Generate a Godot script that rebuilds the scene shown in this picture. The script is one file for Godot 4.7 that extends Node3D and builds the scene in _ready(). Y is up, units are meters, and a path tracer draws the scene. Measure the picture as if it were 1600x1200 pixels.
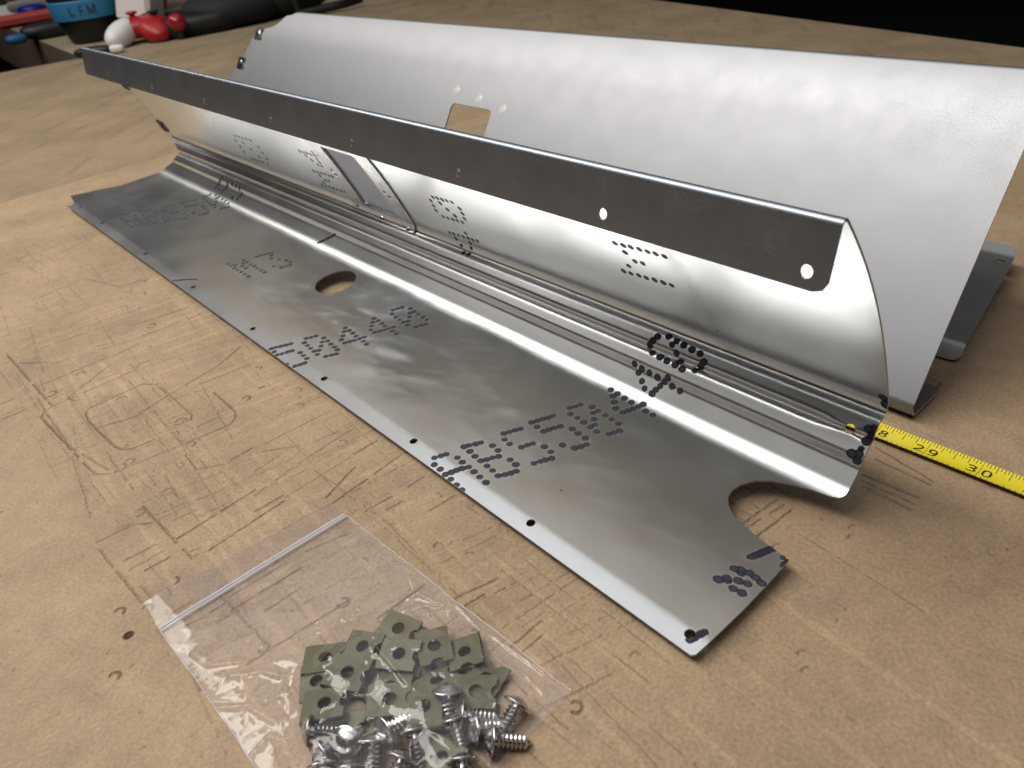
extends Node3D
# A bent aluminium panel, its arched mate and a bag of fixings on a cut-up workbench. Lengths in metres unless a name says mm.

var M := {}
var used := {}
var rng := RandomNumberGenerator.new()

# ---------------------------------------------------------------- naming
func numbered(called: String) -> String:
	var n: int = used.get(called, 0)
	used[called] = n + 1
	return called if n == 0 else "%s_%03d" % [called, n]

func thing(called: String, label: String, category: String, at := Vector3.ZERO, group := "") -> Node3D:
	var o := Node3D.new()
	o.name = numbered(called)
	add_child(o)
	o.position = at
	tag(o, label, category, group)
	return o

func tag(o: Node, label: String, category: String, group := "") -> void:
	o.set_meta("label", label)
	o.set_meta("category", category)
	if group != "":
		o.set_meta("group", group)

func part(called: String, mesh: Mesh, m: Material, parent: Node, at := Vector3.ZERO, turn := Vector3.ZERO) -> MeshInstance3D:
	var o := MeshInstance3D.new()
	o.name = called
	o.mesh = mesh
	if m != null:
		o.material_override = m
	parent.add_child(o, true)
	o.position = at
	o.rotation = turn
	return o

# ---------------------------------------------------------------- materials
func lin(r: float, g: float, b: float) -> Color:
	return Color(r, g, b).linear_to_srgb()

func mat(c: Color, rough := 0.6, metal := 0.0) -> StandardMaterial3D:
	var m := StandardMaterial3D.new()
	m.albedo_color = c
	m.roughness = rough
	m.metallic = metal
	return m

# ---------------------------------------------------------------- mesh collecting
class Tris:
	var v := PackedVector3Array()
	var n := PackedVector3Array()
	var uv := PackedVector2Array()
	func tri(a: Vector3, b: Vector3, c: Vector3, na: Vector3, nb: Vector3, nc: Vector3, ua := Vector2.ZERO, ub := Vector2.ZERO, uc := Vector2.ZERO) -> void:
		var g := (c - a).cross(b - a)
		if g.dot(na + nb + nc) < 0.0:
			v.append_array([a, c, b]); n.append_array([na, nc, nb]); uv.append_array([ua, uc, ub])
		else:
			v.append_array([a, b, c]); n.append_array([na, nb, nc]); uv.append_array([ua, ub, uc])
	func quad(a: Vector3, b: Vector3, c: Vector3, d: Vector3, nn: Vector3) -> void:
		tri(a, b, c, nn, nn, nn)
		tri(a, c, d, nn, nn, nn)
	func box(lo: Vector3, hi: Vector3, bev := 0.0) -> void:
		# a box whose edges are chamfered by bev
		var c := (lo + hi) / 2.0
		var h := (hi - lo) / 2.0
		var b := minf(bev, minf(h.x, minf(h.y, h.z)) * 0.9)
		for ax in 3:
			for sg in [-1.0, 1.0]:
				var nn := Vector3.ZERO; nn[ax] = sg
				var u := (ax + 1) % 3; var w := (ax + 2) % 3
				var q: Array[Vector3] = []
				for k in [[-1, -1], [1, -1], [1, 1], [-1, 1]]:
					var p := Vector3.ZERO
					p[ax] = sg * h[ax]; p[u] = k[0] * (h[u] - b); p[w] = k[1] * (h[w] - b)
					q.append(c + p)
				quad(q[0], q[1], q[2], q[3], nn)
		if b <= 0.0:
			return
		for ax in 3:
			var u := (ax + 1) % 3; var w := (ax + 2) % 3
			for su in [-1.0, 1.0]:
				for sw in [-1.0, 1.0]:
					var nn := Vector3.ZERO; nn[u] = su; nn[w] = sw
					nn = nn.normalized()
					var q: Array[Vector3] = []
					for k in [[-1, 0], [1, 0], [1, 1], [-1, 1]]:
						var p := Vector3.ZERO
						p[ax] = k[0] * (h[ax] - b)
						p[u] = su * (h[u] - (b if k[1] == 1 else 0.0)); p[w] = sw * (h[w] - (0.0 if k[1] == 1 else b))
						q.append(c + p)
					quad(q[0], q[1], q[2], q[3], nn)
		for sx in [-1.0, 1.0]:
			for sy in [-1.0, 1.0]:
				for sz in [-1.0, 1.0]:
					var nn := Vector3(sx, sy, sz).normalized()
					tri(c + Vector3(sx * h.x, sy * (h.y - b), sz * (h.z - b)), c + Vector3(sx * (h.x - b), sy * h.y, sz * (h.z - b)), c + Vector3(sx * (h.x - b), sy * (h.y - b), sz * h.z), nn, nn, nn)
	# a surface of revolution about the y axis; rows are [radius, height]
	func lathe(rows: Array, sides := 24, xf := Transform3D.IDENTITY, smooth := true) -> void:
		var ns: Array[Vector2] = []
		for i in rows.size():
			var a: Array = rows[maxi(i - 1, 0)]
			var b: Array = rows[mini(i + 1, rows.size() - 1)]
			ns.append(Vector2(b[1] - a[1], a[0] - b[0]).normalized())
		for i in rows.size() - 1:
			var fl := Vector2(rows[i + 1][1] - rows[i][1], rows[i][0] - rows[i + 1][0]).normalized()
			for k in sides:
				var a0 := TAU * k / sides; var a1 := TAU * (k + 1) / sides
				var q: Array[Vector3] = []; var m: Array[Vector3] = []
				for e in [[i, a0], [i, a1], [i + 1, a1], [i + 1, a0]]:
					var r: Array = rows[e[0]]
					var nn: Vector2 = ns[e[0]] if smooth else fl
					var ca := cos(e[1]); var sa := sin(e[1])
					q.append(xf * Vector3(r[0] * ca, r[1], r[0] * sa))
					m.append((xf.basis * Vector3(nn.x * ca, nn.y, nn.x * sa)).normalized())
				tri(q[0], q[1], q[2], m[0], m[1], m[2]); tri(q[0], q[2], q[3], m[0], m[2], m[3])
	func tube(path: PackedVector3Array, r: float, sides := 8) -> void:
		var prev: Array[Vector3] = []
		var pn: Array[Vector3] = []
		for i in path.size():
			var t := (path[mini(i + 1, path.size() - 1)] - path[maxi(i - 1, 0)]).normalized()
			var u := t.cross(Vector3.UP if absf(t.y) < 0.9 else Vector3.RIGHT).normalized()
			var w := u.cross(t)
			var ring: Array[Vector3] = []; var rn: Array[Vector3] = []
			for k in sides:
				var d := u * cos(TAU * k / sides) + w * sin(TAU * k / sides)
				ring.append(path[i] + d * r); rn.append(d)
			if i > 0:
				for k in sides:
					var j := (k + 1) % sides
					tri(prev[k], prev[j], ring[j], pn[k], pn[j], rn[j]); tri(prev[k], ring[j], ring[k], pn[k], rn[j], rn[k])
			prev = ring; pn = rn
	func blob(c: Vector3, r: Vector3, basis := Basis.IDENTITY, rings := 12, sides := 20, power := 2.0) -> void:
		# a rounded lump: a super-ellipsoid
		var e := 2.0 / power
		var f := func(i: int, k: int) -> Array:
			var th := -PI / 2 + PI * i / rings; var ph := TAU * k / sides
			var ct := cos(th); var st := sin(th); var cp := cos(ph); var sp := sin(ph)
			var s := func(x: float) -> float: return signf(x) * pow(absf(x), e)
			var p := Vector3(s.call(ct) * s.call(cp), s.call(st), s.call(ct) * s.call(sp))
			var q := func(x: float) -> float: return signf(x) * pow(absf(x), 2.0 - e)
			var nn := Vector3(q.call(ct) * q.call(cp) / r.x, q.call(st) / r.y, q.call(ct) * q.call(sp) / r.z)
			return [c + basis * (p * r), (basis * nn).normalized()]
		for i in rings:
			for k in sides:
				var a = f.call(i, k); var b = f.call(i, k + 1); var d = f.call(i + 1, k + 1); var g = f.call(i + 1, k)
				tri(a[0], b[0], d[0], a[1], b[1], d[1]); tri(a[0], d[0], g[0], a[1], d[1], g[1])
	func mesh(onto: ArrayMesh = null) -> ArrayMesh:
		var m := onto if onto else ArrayMesh.new()
		if v.is_empty():
			return m
		var arr := []
		arr.resize(Mesh.ARRAY_MAX)
		arr[Mesh.ARRAY_VERTEX] = v; arr[Mesh.ARRAY_NORMAL] = n; arr[Mesh.ARRAY_TEX_UV] = uv
		m.add_surface_from_arrays(Mesh.PRIMITIVE_TRIANGLES, arr)
		return m

# ---------------------------------------------------------------- bent sheet metal
# A profile is walked in straight runs and arcs; a sheet is that profile swept along x, cut to an outline given in (x, s) millimetres.
class Sheet:
	var z := PackedFloat64Array()
	var y := PackedFloat64Array()
	var th := PackedFloat64Array()
	var bends: Array = []            # [from, to] of s where rows lie close together
	var length := 0.0
	const DS := 0.25
	var thick := 1.0
	var lift: Callable               # (x, s) -> millimetres along the front normal
	var uv_from := Vector2.ZERO
	var uv_size := Vector2.ONE
	var tight := 0.8
	var loose := 3.5
	var step_x := 8.0

	func _init(z0: float, y0: float, heading: float, runs: Array) -> void:
		var t := deg_to_rad(heading)
		z.append(z0); y.append(y0); th.append(t)
		for r in runs:
			var cnt := maxi(1, roundi(r[0] / DS))
			var dt := deg_to_rad(r[1]) / cnt
			if absf(r[1]) / r[0] > 0.6:
				bends.append([length - 1.0, length + cnt * DS + 1.0])
			for i in cnt:
				var a := t + dt / 2.0
				z0 -= cos(a) * DS; y0 += sin(a) * DS; t += dt
				z.append(z0); y.append(y0); th.append(t)
			length += cnt * DS
		lift = func(_x: float, _s: float) -> float: return 0.0

	func at(x: float, s: float, side: float) -> Array:    # [position, front normal]
		var f := clampf(s / DS, 0.0, z.size() - 1.001)
		var i := int(f)
		var u := f - i
		var zz := lerpf(z[i], z[i + 1], u); var yy := lerpf(y[i], y[i + 1], u); var t := lerpf(th[i], th[i + 1], u)
		var nn := Vector3(0, cos(t), sin(t))
		var tt := Vector3(0, sin(t), -cos(t))
		var d: float = lift.call(x, s)
		var dx: float = (lift.call(x + 0.4, s) - d) / 0.4
		var ds: float = (lift.call(x, s + 0.3) - d) / 0.3
		var p := Vector3(x, yy, zz) + nn * (d + side * thick / 2.0)
		return [p / 1000.0, (nn - Vector3(dx, 0, 0) - tt * ds).normalized()]

	func rows(s0: float, s1: float) -> PackedFloat64Array:
		var out := PackedFloat64Array([s0])
		var s := s0
		while s < s1 - 0.01:
			var close := false
			var nxt := s1
			for b in bends:
				if s >= b[0] - 0.01 and s < b[1] - 0.01:
					close = true
				elif b[0] > s:
					nxt = minf(nxt, b[0])
			s = minf(s + tight, s1) if close else minf(minf(s + loose, nxt), s1)
			if s1 - s < 0.15:
				s = s1
			out.append(s)
		return out

	func build(outline: PackedVector2Array, holes: Array, s0: float, s1: float) -> ArrayMesh:
		var front := Tris.new(); var back := Tris.new()
		var lo := outline[0]; var hi := outline[0]
		for p in outline:
			lo = lo.min(p); hi = hi.max(p)
		s0 = maxf(s0, lo.y); s1 = minf(s1, hi.y)
		var rr := rows(s0, s1)
		var nx := maxi(1, ceili((hi.x - lo.x) / step_x))
		var wx := (hi.x - lo.x) / nx
		var dirty := {}
		var loops: Array = [outline]
		loops.append_array(holes)
		for l in loops:
			var poly: PackedVector2Array = l
			for k in poly.size():
				var a := poly[k]; var b := poly[(k + 1) % poly.size()]
				var cnt := maxi(1, ceili(a.distance_to(b) / 0.2))
				for e in cnt + 1:
					var p := a.lerp(b, float(e) / cnt)
					if p.y < s0 - 0.3 or p.y > s1 + 0.3:
						continue
					for oy in [-0.12, 0.12]:
						for ox in [-0.12, 0.12]:
							var i := clampi(int((p.x + ox - lo.x) / wx), 0, nx - 1)
							var j := clampi(rr.bsearch(p.y + oy) - 1, 0, rr.size() - 2)
							dirty[j * nx + i] = true
		var cache := {}
		for j in rr.size() - 1:
			for i in nx:
				var x0 := lo.x + i * wx; var x1 := x0 + wx
				var polys: Array = []
				var rect := PackedVector2Array([Vector2(x0, rr[j]), Vector2(x1, rr[j]), Vector2(x1, rr[j + 1]), Vector2(x0, rr[j + 1])])
				if dirty.has(j * nx + i):
					polys = Geometry2D.intersect_polygons(rect, outline)
					for h in holes:
						var left: Array = []
						for p in polys:
							left.append_array(Geometry2D.clip_polygons(p, h))
						polys = left
				else:
					var c := Vector2((x0 + x1) / 2, (rr[j] + rr[j + 1]) / 2)
					if not Geometry2D.is_point_in_polygon(c, outline):
						continue
					var inside := false
					for h in holes:
						if Geometry2D.is_point_in_polygon(c, h):
							inside = true
							break
					if inside:
						continue
					polys = [rect]
				for p in polys:
					var poly: PackedVector2Array = p
					if poly.size() < 3 or Geometry2D.is_polygon_clockwise(poly) != Geometry2D.is_polygon_clockwise(rect):
						continue
					var idx := PackedInt32Array([0, 1, 2, 0, 2, 3]) if poly.size() == 4 and polys.size() == 1 and not dirty.has(j * nx + i) else Geometry2D.triangulate_polygon(poly)
					var fp: Array = []; var bp: Array = []; var uvs: Array[Vector2] = []
					for q in poly:
						var key := Vector2i(roundi(q.x * 500), roundi(q.y * 500))
						if not cache.has(key):
							cache[key] = [at(q.x, q.y, 1.0), at(q.x, q.y, -1.0)]
						var both: Array = cache[key]
						fp.append(both[0]); bp.append(both[1])
						uvs.append((q - uv_from) / uv_size)
					for t in range(0, idx.size(), 3):
						var a := idx[t]; var b := idx[t + 1]; var c := idx[t + 2]
						front.tri(fp[a][0], fp[b][0], fp[c][0], fp[a][1], fp[b][1], fp[c][1], uvs[a], uvs[b], uvs[c])
						back.tri(bp[a][0], bp[b][0], bp[c][0], -bp[a][1], -bp[b][1], -bp[c][1], uvs[a], uvs[b], uvs[c])
		for l in loops:
			var poly: PackedVector2Array = l
			for k in poly.size():
				var a := poly[k]; var b := poly[(k + 1) % poly.size()]
				var cnt := maxi(1, ceili(a.distance_to(b) / 2.0))
				for e in cnt:
					var p := a.lerp(b, float(e) / cnt); var q := a.lerp(b, float(e + 1) / cnt)
					if minf(p.y, q.y) < s0 - 0.01 or maxf(p.y, q.y) > s1 + 0.01:
						continue
					var pf := at(p.x, p.y, 1.0); var pb := at(p.x, p.y, -1.0); var qf := at(q.x, q.y, 1.0); var qb := at(q.x, q.y, -1.0)
					var along: Vector3 = qf[0] - pf[0]
					var nn: Vector3 = along.cross(pf[1]).normalized()
					var probe := (p + q) / 2.0 + Vector2(q.y - p.y, p.x - q.x).normalized() * 0.05
					var in_sheet := Geometry2D.is_point_in_polygon(probe, outline)
					for h in holes:
						in_sheet = in_sheet and not Geometry2D.is_point_in_polygon(probe, h)
					var pr := at(probe.x, probe.y, 1.0)
					var towards: Vector3 = pr[0] - (pf[0] + qf[0]) / 2.0
					if (towards.dot(nn) > 0) == in_sheet:
						nn = -nn
					back.quad(pf[0], qf[0], qb[0], pb[0], nn)
		var m := front.mesh()
		return back.mesh(m)

static func disc(c: Vector2, r: float, sides := 20, stretch := 1.0) -> PackedVector2Array:
	var p := PackedVector2Array()
	for k in sides:
		p.append(c + Vector2(cos(TAU * (k + 0.5) / sides) * r * stretch, sin(TAU * (k + 0.5) / sides) * r))
	return p

static func points(a: Array) -> PackedVector2Array:
	var p := PackedVector2Array()
	for i in range(0, a.size(), 2):
		p.append(Vector2(a[i], a[i + 1]))
	return p

# one mesh with two surfaces: the face one sees and the other side with the cut edges
func sheet_part(called: String, m: ArrayMesh, face: Material, rear: Material, parent: Node) -> MeshInstance3D:
	m.surface_set_material(0, face)
	if m.get_surface_count() > 1:
		m.surface_set_material(1, rear)
	return part(called, m, null, parent)

# ---------------------------------------------------------------- the camera, the room's air and the lamps
const EYE := Vector3(0.0, 0.2421, 0.0)

func set_the_stage() -> void:
	var cam := Camera3D.new()
	cam.name = "camera"
	add_child(cam)
	cam.transform = Transform3D(Basis(Vector3(0.662161, -0.104217, -0.742079), Vector3(-0.354945, 0.828528, -0.433077), Vector3(0.659967, 0.550164, 0.511628)), EYE)
	var lens := CameraAttributesPhysical.new()
	lens.frustum_focal_length = 24.06
	lens.frustum_near = 0.02
	lens.frustum_far = 60.0
	lens.frustum_focus_distance = 0.37
	lens.exposure_aperture = 16.0
	cam.attributes = lens
	cam.fov = 53.0
	cam.near = 0.02
	cam.far = 60.0
	cam.current = true
	var w := WorldEnvironment.new()
	w.name = "world"
	var e := Environment.new()
	e.background_mode = Environment.BG_COLOR
	e.background_color = lin(0.0012, 0.0012, 0.0013)
	e.tonemap_mode = Environment.TONE_MAPPER_LINEAR
	e.tonemap_exposure = 1.22
	e.sdfgi_enabled = true
	e.ssao_enabled = true
	e.ssil_enabled = true
	w.environment = e
	add_child(w)
	lamp("work_lamp", Vector3(-0.80, 1.50, 0.36), Vector3(-0.78, 0.0, 0.10), Vector2(1.5, 0.60), 2.05, Color(1.0, 0.98, 0.95))
	lamp("work_lamp", Vector3(-1.80, 1.35, 0.40), Vector3(-0.95, 0.95, 0.20), Vector2(0.9, 0.5), 0.6, Color(1.0, 0.98, 0.95))
	lamp("ceiling_lamp", Vector3(-2.5, 1.4, 0.3), Vector3(-2.3, 0.0, -0.6), Vector2(0.8, 0.3), 0.6, Color(1.0, 0.98, 0.95))
	lamp("ceiling_lamp", Vector3(-0.6, 2.2, -0.1), Vector3(-0.6, 0.0, -0.11), Vector2(4.0, 3.0), 2.2, Color(0.99, 0.99, 1.0))

func lamp(called: String, at: Vector3, towards: Vector3, size: Vector2, energy: float, c: Color) -> void:
	var l := AreaLight3D.new()
	l.name = numbered(called)
	l.area_size = size
	l.light_energy = energy
	l.light_color = c
	l.shadow_enabled = true
	l.set("area_range", 12.0)
	add_child(l)
	l.look_at_from_position(at, towards, Vector3.UP)

# ---------------------------------------------------------------- textures
func noise(w: int, h: int, freq: float, octaves: int, sd: int, kind := FastNoiseLite.TYPE_SIMPLEX_SMOOTH) -> PackedByteArray:
	var n := FastNoiseLite.new()
	n.noise_type = kind
	n.seed = sd
	n.frequency = freq
	n.fractal_type = FastNoiseLite.FRACTAL_FBM if octaves > 1 else FastNoiseLite.FRACTAL_NONE
	n.fractal_octaves = octaves
	var im := n.get_image(w, h, false, false, false)
	im.convert(Image.FORMAT_L8)
	return im.get_data()

func texture(im: Image) -> ImageTexture:
	return ImageTexture.create_from_image(im)

var gw := 2048
var gh := 1536
var gx0 := -1000.0
var gz0 := -750.0
var gs := 0.5859375        # millimetres per texel
var cut := PackedByteArray()   # how deep the board is cut
var stain := PackedByteArray() # how dark a mark is
var pale := PackedByteArray()  # where the cutter left fresh, lighter fibre

func dab(a: PackedByteArray, px: float, py: float, r: float, amount: int) -> void:
	var x0 := maxi(int(px - r), 0); var x1 := mini(int(px + r) + 1, gw - 1)
	var y0 := maxi(int(py - r), 0); var y1 := mini(int(py + r) + 1, gh - 1)
	for yy in range(y0, y1 + 1):
		for xx in range(x0, x1 + 1):
			var d := Vector2(xx - px, yy - py).length()
			if d < r + 0.5:
				var k := yy * gw + xx
				a[k] = maxi(a[k], int(amount * clampf(r + 0.5 - d, 0.0, 1.0)))

func line(x0: float, z0: float, x1: float, z1: float, r: float, depth: int, dark: int, breaks := 0.12) -> void:
	var a := Vector2((x0 - gx0) / gs, (z0 - gz0) / gs); var b := Vector2((x1 - gx0) / gs, (z1 - gz0) / gs)
	var cnt := maxi(1, int(a.distance_to(b) / 0.7))
	var gap := 0
	var wob := 0.0
	var side := (b - a).normalized().orthogonal()
	for i in cnt + 1:
		if gap > 0:
			gap -= 1
			continue
		if rng.randf() < breaks * 0.06:
			gap = rng.randi_range(2, 16)
		wob = wob * 0.93 + rng.randf_range(-0.14, 0.14)
		var p := a.lerp(b, float(i) / cnt) + side * wob
		var rr := r * rng.randf_range(0.75, 1.2)
		dab(cut, p.x, p.y, rr, depth)
		if dark < 0:
			dab(pale, p.x, p.y, rr, 150)
		else:
			dab(stain, p.x, p.y, rr * 0.8, int(dark * rng.randf_range(0.55, 1.0)))

func g(x0: float, z0: float, x1: float, z1: float) -> void:
	line(x0, z0, x1, z1, rng.randf_range(0.5, 0.75), rng.randi_range(130, 210), rng.randi_range(40, 105))

func arc(x: float, zz: float, r: float, from: float, to: float, w: float, depth: int, dark: int) -> void:
	var cnt := maxi(4, int(absf(to - from) * r / 0.5))
	for i in cnt + 1:
		var t := lerpf(from, to, float(i) / cnt)
		var px := (x + cos(t) * r - gx0) / gs; var py := (zz + sin(t) * r - gz0) / gs
		dab(cut, px, py, w, depth); dab(stain, px, py, w * 0.8, dark)

func board_textures() -> Array:
	cut.resize(gw * gh); stain.resize(gw * gh); pale.resize(gw * gh)
	g(-525, -3, -525, -12)
	g(-529, -26, -529, -72)
	g(-528, -74, -530, -94)
	g(-540, -99, -538, -121)
	g(-538, -121, -537, -141)
	g(-563, -99, -556, -139)
	g(-487, -19, -493, -23)
	g(-493, -23, -494, -28)
	g(-494, -28, -495, -79)
	g(-495, -79, -501, -84)
	g(-501, -84, -500, -89)
	g(-487, -19, -480, -19)
	g(-480, -19, -408, -24)
	g(-408, -24, -400, -25)
	g(-400, -25, -394, -30)
	g(-393, -33, -388, -71)
	g(-388, -71, -385, -95)
	g(-385, -95, -390, -101)
	g(-390, -101, -395, -103)
	g(-395, -103, -426, -103)
	g(-466, -39, -472, -42)
	g(-472, -42, -473, -60)
	g(-473, -60, -473, -76)
	g(-473, -76, -465, -82)
	g(-465, -82, -450, -83)
	g(-450, -83, -413, -84)
	g(-413, -84, -408, -81)
	g(-408, -81, -409, -75)
	g(-409, -75, -411, -73)
	g(-466, -39, -457, -38)
	g(-457, -38, -417, -41)
	g(-417, -41, -411, -43)
	g(-411, -43, -407, -47)
	g(-407, -47, -406, -61)
	g(-445, -40, -439, -60)
	g(-439, -60, -446, -82)
	g(-446, -82, -455, -119)
	g(-455, -119, -465, -139)
	g(-442, -101, -439, -137)
	g(-577, -23, -551, -47)
	g(-510, -2, -509, -14)
	g(-505, -2, -504, -13)
	g(-512, -23, -441, -22)
	g(-441, -22, -399, -31)
	g(-594, -23, -496, -27)
	g(-360, -65, -353, -77)
	g(-353, -77, -354, -94)
	g(-378, -66, -360, -65)
	g(-352, -101, -351, -142)
	g(-347, -96, -336, -112)
	g(-334, -86, -336, -101)
	g(-316, -77, -321, -102)
	g(-322, -105, -326, -142)
	g(-305, -72, -305, -87)
	g(-303, -87, -305, -126)
	g(-306, -129, -306, -143)
	g(-281, -101, -286, -144)
	g(-287, -101, -296, -123)
	g(-264, -109, -263, -123)
	g(-257, -116, -256, -125)
	g(-263, -133, -263, -143)
	g(-241, -130, -240, -144)
	g(-332, -120, -328, -144)
	g(-344, -9, -343, -26)
	g(-343, -26, -337, -32)
	g(-316, -37, -320, -79)
	g(-330, -41, -329, -52)
	g(-313, -14, -313, -29)
	g(-307, -19, -307, -30)
	g(-321, -14, -320, -28)
	g(-303, -38, -302, -43)
	g(-298, -37, -300, -61)
	g(-297, -45, -301, -85)
	g(-338, -8, -289, -11)
	g(-353, -34, -298, -37)
	g(-273, -17, -273, -26)
	g(-263, -39, -262, -66)
	g(-261, -30, -261, -37)
	g(-255, -37, -255, -69)
	g(-254, -30, -253, -39)
	g(-244, -47, -244, -67)
	g(-262, -76, -257, -96)
	g(-262, -19, -261, -26)
	g(-225, -30, -223, -76)
	g(-268, -37, -224, -40)
	g(-191, -106, -186, -125)
	g(-185, -106, -184, -115)
	g(-206, -78, -206, -105)
	g(-157, -106, -157, -123)
	g(-152, -107, -152, -118)
	g(-181, -119, -179, -128)
	g(-115, -300, -86, -294)
	g(-111, -292, -86, -291)
	g(-110, -278, -85, -280)
	g(-109, -274, -85, -275)
	g(-106, -271, -84, -271)
	g(-124, -371, -117, -369)
	g(-117, -369, -116, -358)
	g(-132, -214, -129, -240)
	g(-129, -213, -125, -239)
	g(-123, -213, -121, -238)
	g(-793, -66, -796, -83)
	g(-766, -53, -766, -61)
	g(-681, -65, -688, -98)
	g(-688, -98, -682, -104)
	g(-682, -104, -643, -117)
	g(-643, -117, -637, -139)
	g(-793, -73, -797, -144)
	g(-771, -105, -791, -148)
	# fainter passes of the cutter between the deep ones, along both feed directions
	for i in 1050:
		var x := rng.randf_range(-860.0, -130.0); var zz := rng.randf_range(-330.0, -10.0)
		if zz > -30.0 - (x + 250.0) * 0.12 + 30.0:
			continue
		var l := rng.randf_range(8.0, 90.0)
		var a := deg_to_rad(rng.randfn(-80.0, 5.0) if rng.randf() < 0.55 else rng.randfn(2.0, 4.0))
		line(x, zz, x + cos(a) * l, zz + sin(a) * l, rng.randf_range(0.3, 0.6), rng.randi_range(30, 140), rng.randi_range(0, 55), 0.6)
	for i in 90:
		var x := rng.randf_range(-620.0, -160.0); var zz := rng.randf_range(-200.0, -20.0)
		var l := rng.randf_range(60.0, 200.0)
		var a := deg_to_rad(rng.randfn(-80.0, 3.0) if rng.randf() < 0.5 else rng.randfn(2.0, 2.0))
		line(x, zz, x + cos(a) * l, zz + sin(a) * l, rng.randf_range(1.2, 3.0), rng.randi_range(8, 24), -1, 0.3)
	# the marks of drilled holes and of the ends of cuts
	for i in 120:
		var x := rng.randf_range(-640.0, -120.0); var zz := rng.randf_range(-330.0, -20.0)
		if zz > -20.0 - (x + 250.0) * 0.12:
			continue
		var t := rng.randf_range(2.0, 4.2)
		arc(x, zz, rng.randf_range(1.6, 3.2), t, t + rng.randf_range(1.2, 4.5), rng.randf_range(0.4, 0.8), rng.randi_range(90, 190), rng.randi_range(60, 150))
	for p in [[-275.4, -0.6, 3], [-291.1, -2.1, 2], [-283.6, -11.5, 2], [-258.7, 10.5, 2], [-96.2, -244.9, 1], [-93.6, -239.8, 1], [-112.9, -215.1, 1], [-108.4, -209.9, 1], [-73.3, -171.1, 1], [-78.0, -176.4, 1]]:
		if p[2] == 3:
			dab(cut, (p[0] - gx0) / gs, (p[1] - gz0) / gs, 3.2, 255); dab(stain, (p[0] - gx0) / gs, (p[1] - gz0) / gs, 3.0, 215)
		else:
			arc(p[0], p[1], 2.2, 2.6, 2.6 + 1.6 * p[2], 0.7, 90 * p[2], 80 * p[2])
	# chips and dark fibres in the pressed board
	for i in 5200:
		var x := rng.randf_range(gx0, gx0 + gw * gs); var zz := rng.randf_range(gz0, gz0 + gh * gs)
		var l := rng.randf_range(0.3, 2.2); var a := rng.randf() * TAU
		var k := rng.randf()
		line(x, zz, x + cos(a) * l, zz + sin(a) * l, rng.randf_range(0.25, 0.7), int(60 * k), int(30 + 150 * k * k * k), 0.0)
	# pen marks
	line(-496.6, -36.2, -517.0, -69.3, 0.6, 0, 210, 0.0); line(-506.6, -47.3, -502.1, -67.3, 0.5, 0, 190, 0.0); line(-496.6, -36.2, -487.7, -39.2, 0.6, 0, 210, 0.0)
	var fine := noise(gw, gh, 0.30, 2, 3)
	var mid := noise(gw, gh, 0.045, 3, 5)
	var wide := noise(gw, gh, 0.0052, 3, 7)
	var patch := noise(gw, gh, 0.012, 4, 9)
	var rgb := PackedByteArray(); rgb.resize(gw * gh * 3)
	var hi := PackedByteArray(); hi.resize(gw * gh)
	for k in gw * gh:
		var b := 0.755 + 0.17 * (fine[k] / 255.0 - 0.5) + 0.07 * (mid[k] / 255.0 - 0.5) + 0.14 * (wide[k] / 255.0 - 0.5)
		var p := clampf((patch[k] / 255.0 - 0.60) * 3.0, 0.0, 1.0)
		b *= (1.0 - 0.09 * p) * (1.0 + 0.09 * pale[k] / 255.0)
		var d := 1.0 - stain[k] / 255.0
		rgb[k * 3] = clampi(int(211.0 * b * (0.30 + 0.70 * d)), 0, 255)
		rgb[k * 3 + 1] = clampi(int(182.0 * b * (0.24 + 0.76 * d)), 0, 255)
		rgb[k * 3 + 2] = clampi(int(147.0 * b * (0.20 + 0.80 * d) * (1.0 + 0.06 * p)), 0, 255)
		hi[k] = clampi(int(205.0 + 0.10 * (fine[k] - 128) + 0.12 * (mid[k] - 128) - 0.78 * cut[k]), 0, 255)
	var near_c := Image.create_from_data(gw, gh, false, Image.FORMAT_RGB8, rgb)
	var near_h := Image.create_from_data(gw, gh, false, Image.FORMAT_L8, hi)
	# the board farther off: the same board, stained and worn
	var n := 1024
	fine = noise(n, n, 0.35, 2, 13); mid = noise(n, n, 0.06, 3, 15); wide = noise(n, n, 0.010, 4, 17)
	var streak := FastNoiseLite.new()
	streak.seed = 21; streak.frequency = 0.012; streak.fractal_octaves = 4
	var far := PackedByteArray(); far.resize(n * n * 3)
	for j in n:
		for i in n:
			var k := j * n + i
			var b := 0.70 + 0.12 * (fine[k] / 255.0 - 0.5) + 0.05 * (mid[k] / 255.0 - 0.5) + 0.14 * (wide[k] / 255.0 - 0.5)
			var s := streak.get_noise_2d((i + j) * 0.35, (j - i) * 2.6)
			b *= 1.0 - 0.10 * clampf((s - 0.22) * 2.2, 0.0, 1.0)
			far[k * 3] = clampi(int(206.0 * b), 0, 255)
			far[k * 3 + 1] = clampi(int(182.0 * b), 0, 255)
			far[k * 3 + 2] = clampi(int(147.0 * b), 0, 255)
	return [texture(near_c), texture(near_h), texture(Image.create_from_data(n, n, false, Image.FORMAT_RGB8, far))]

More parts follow.
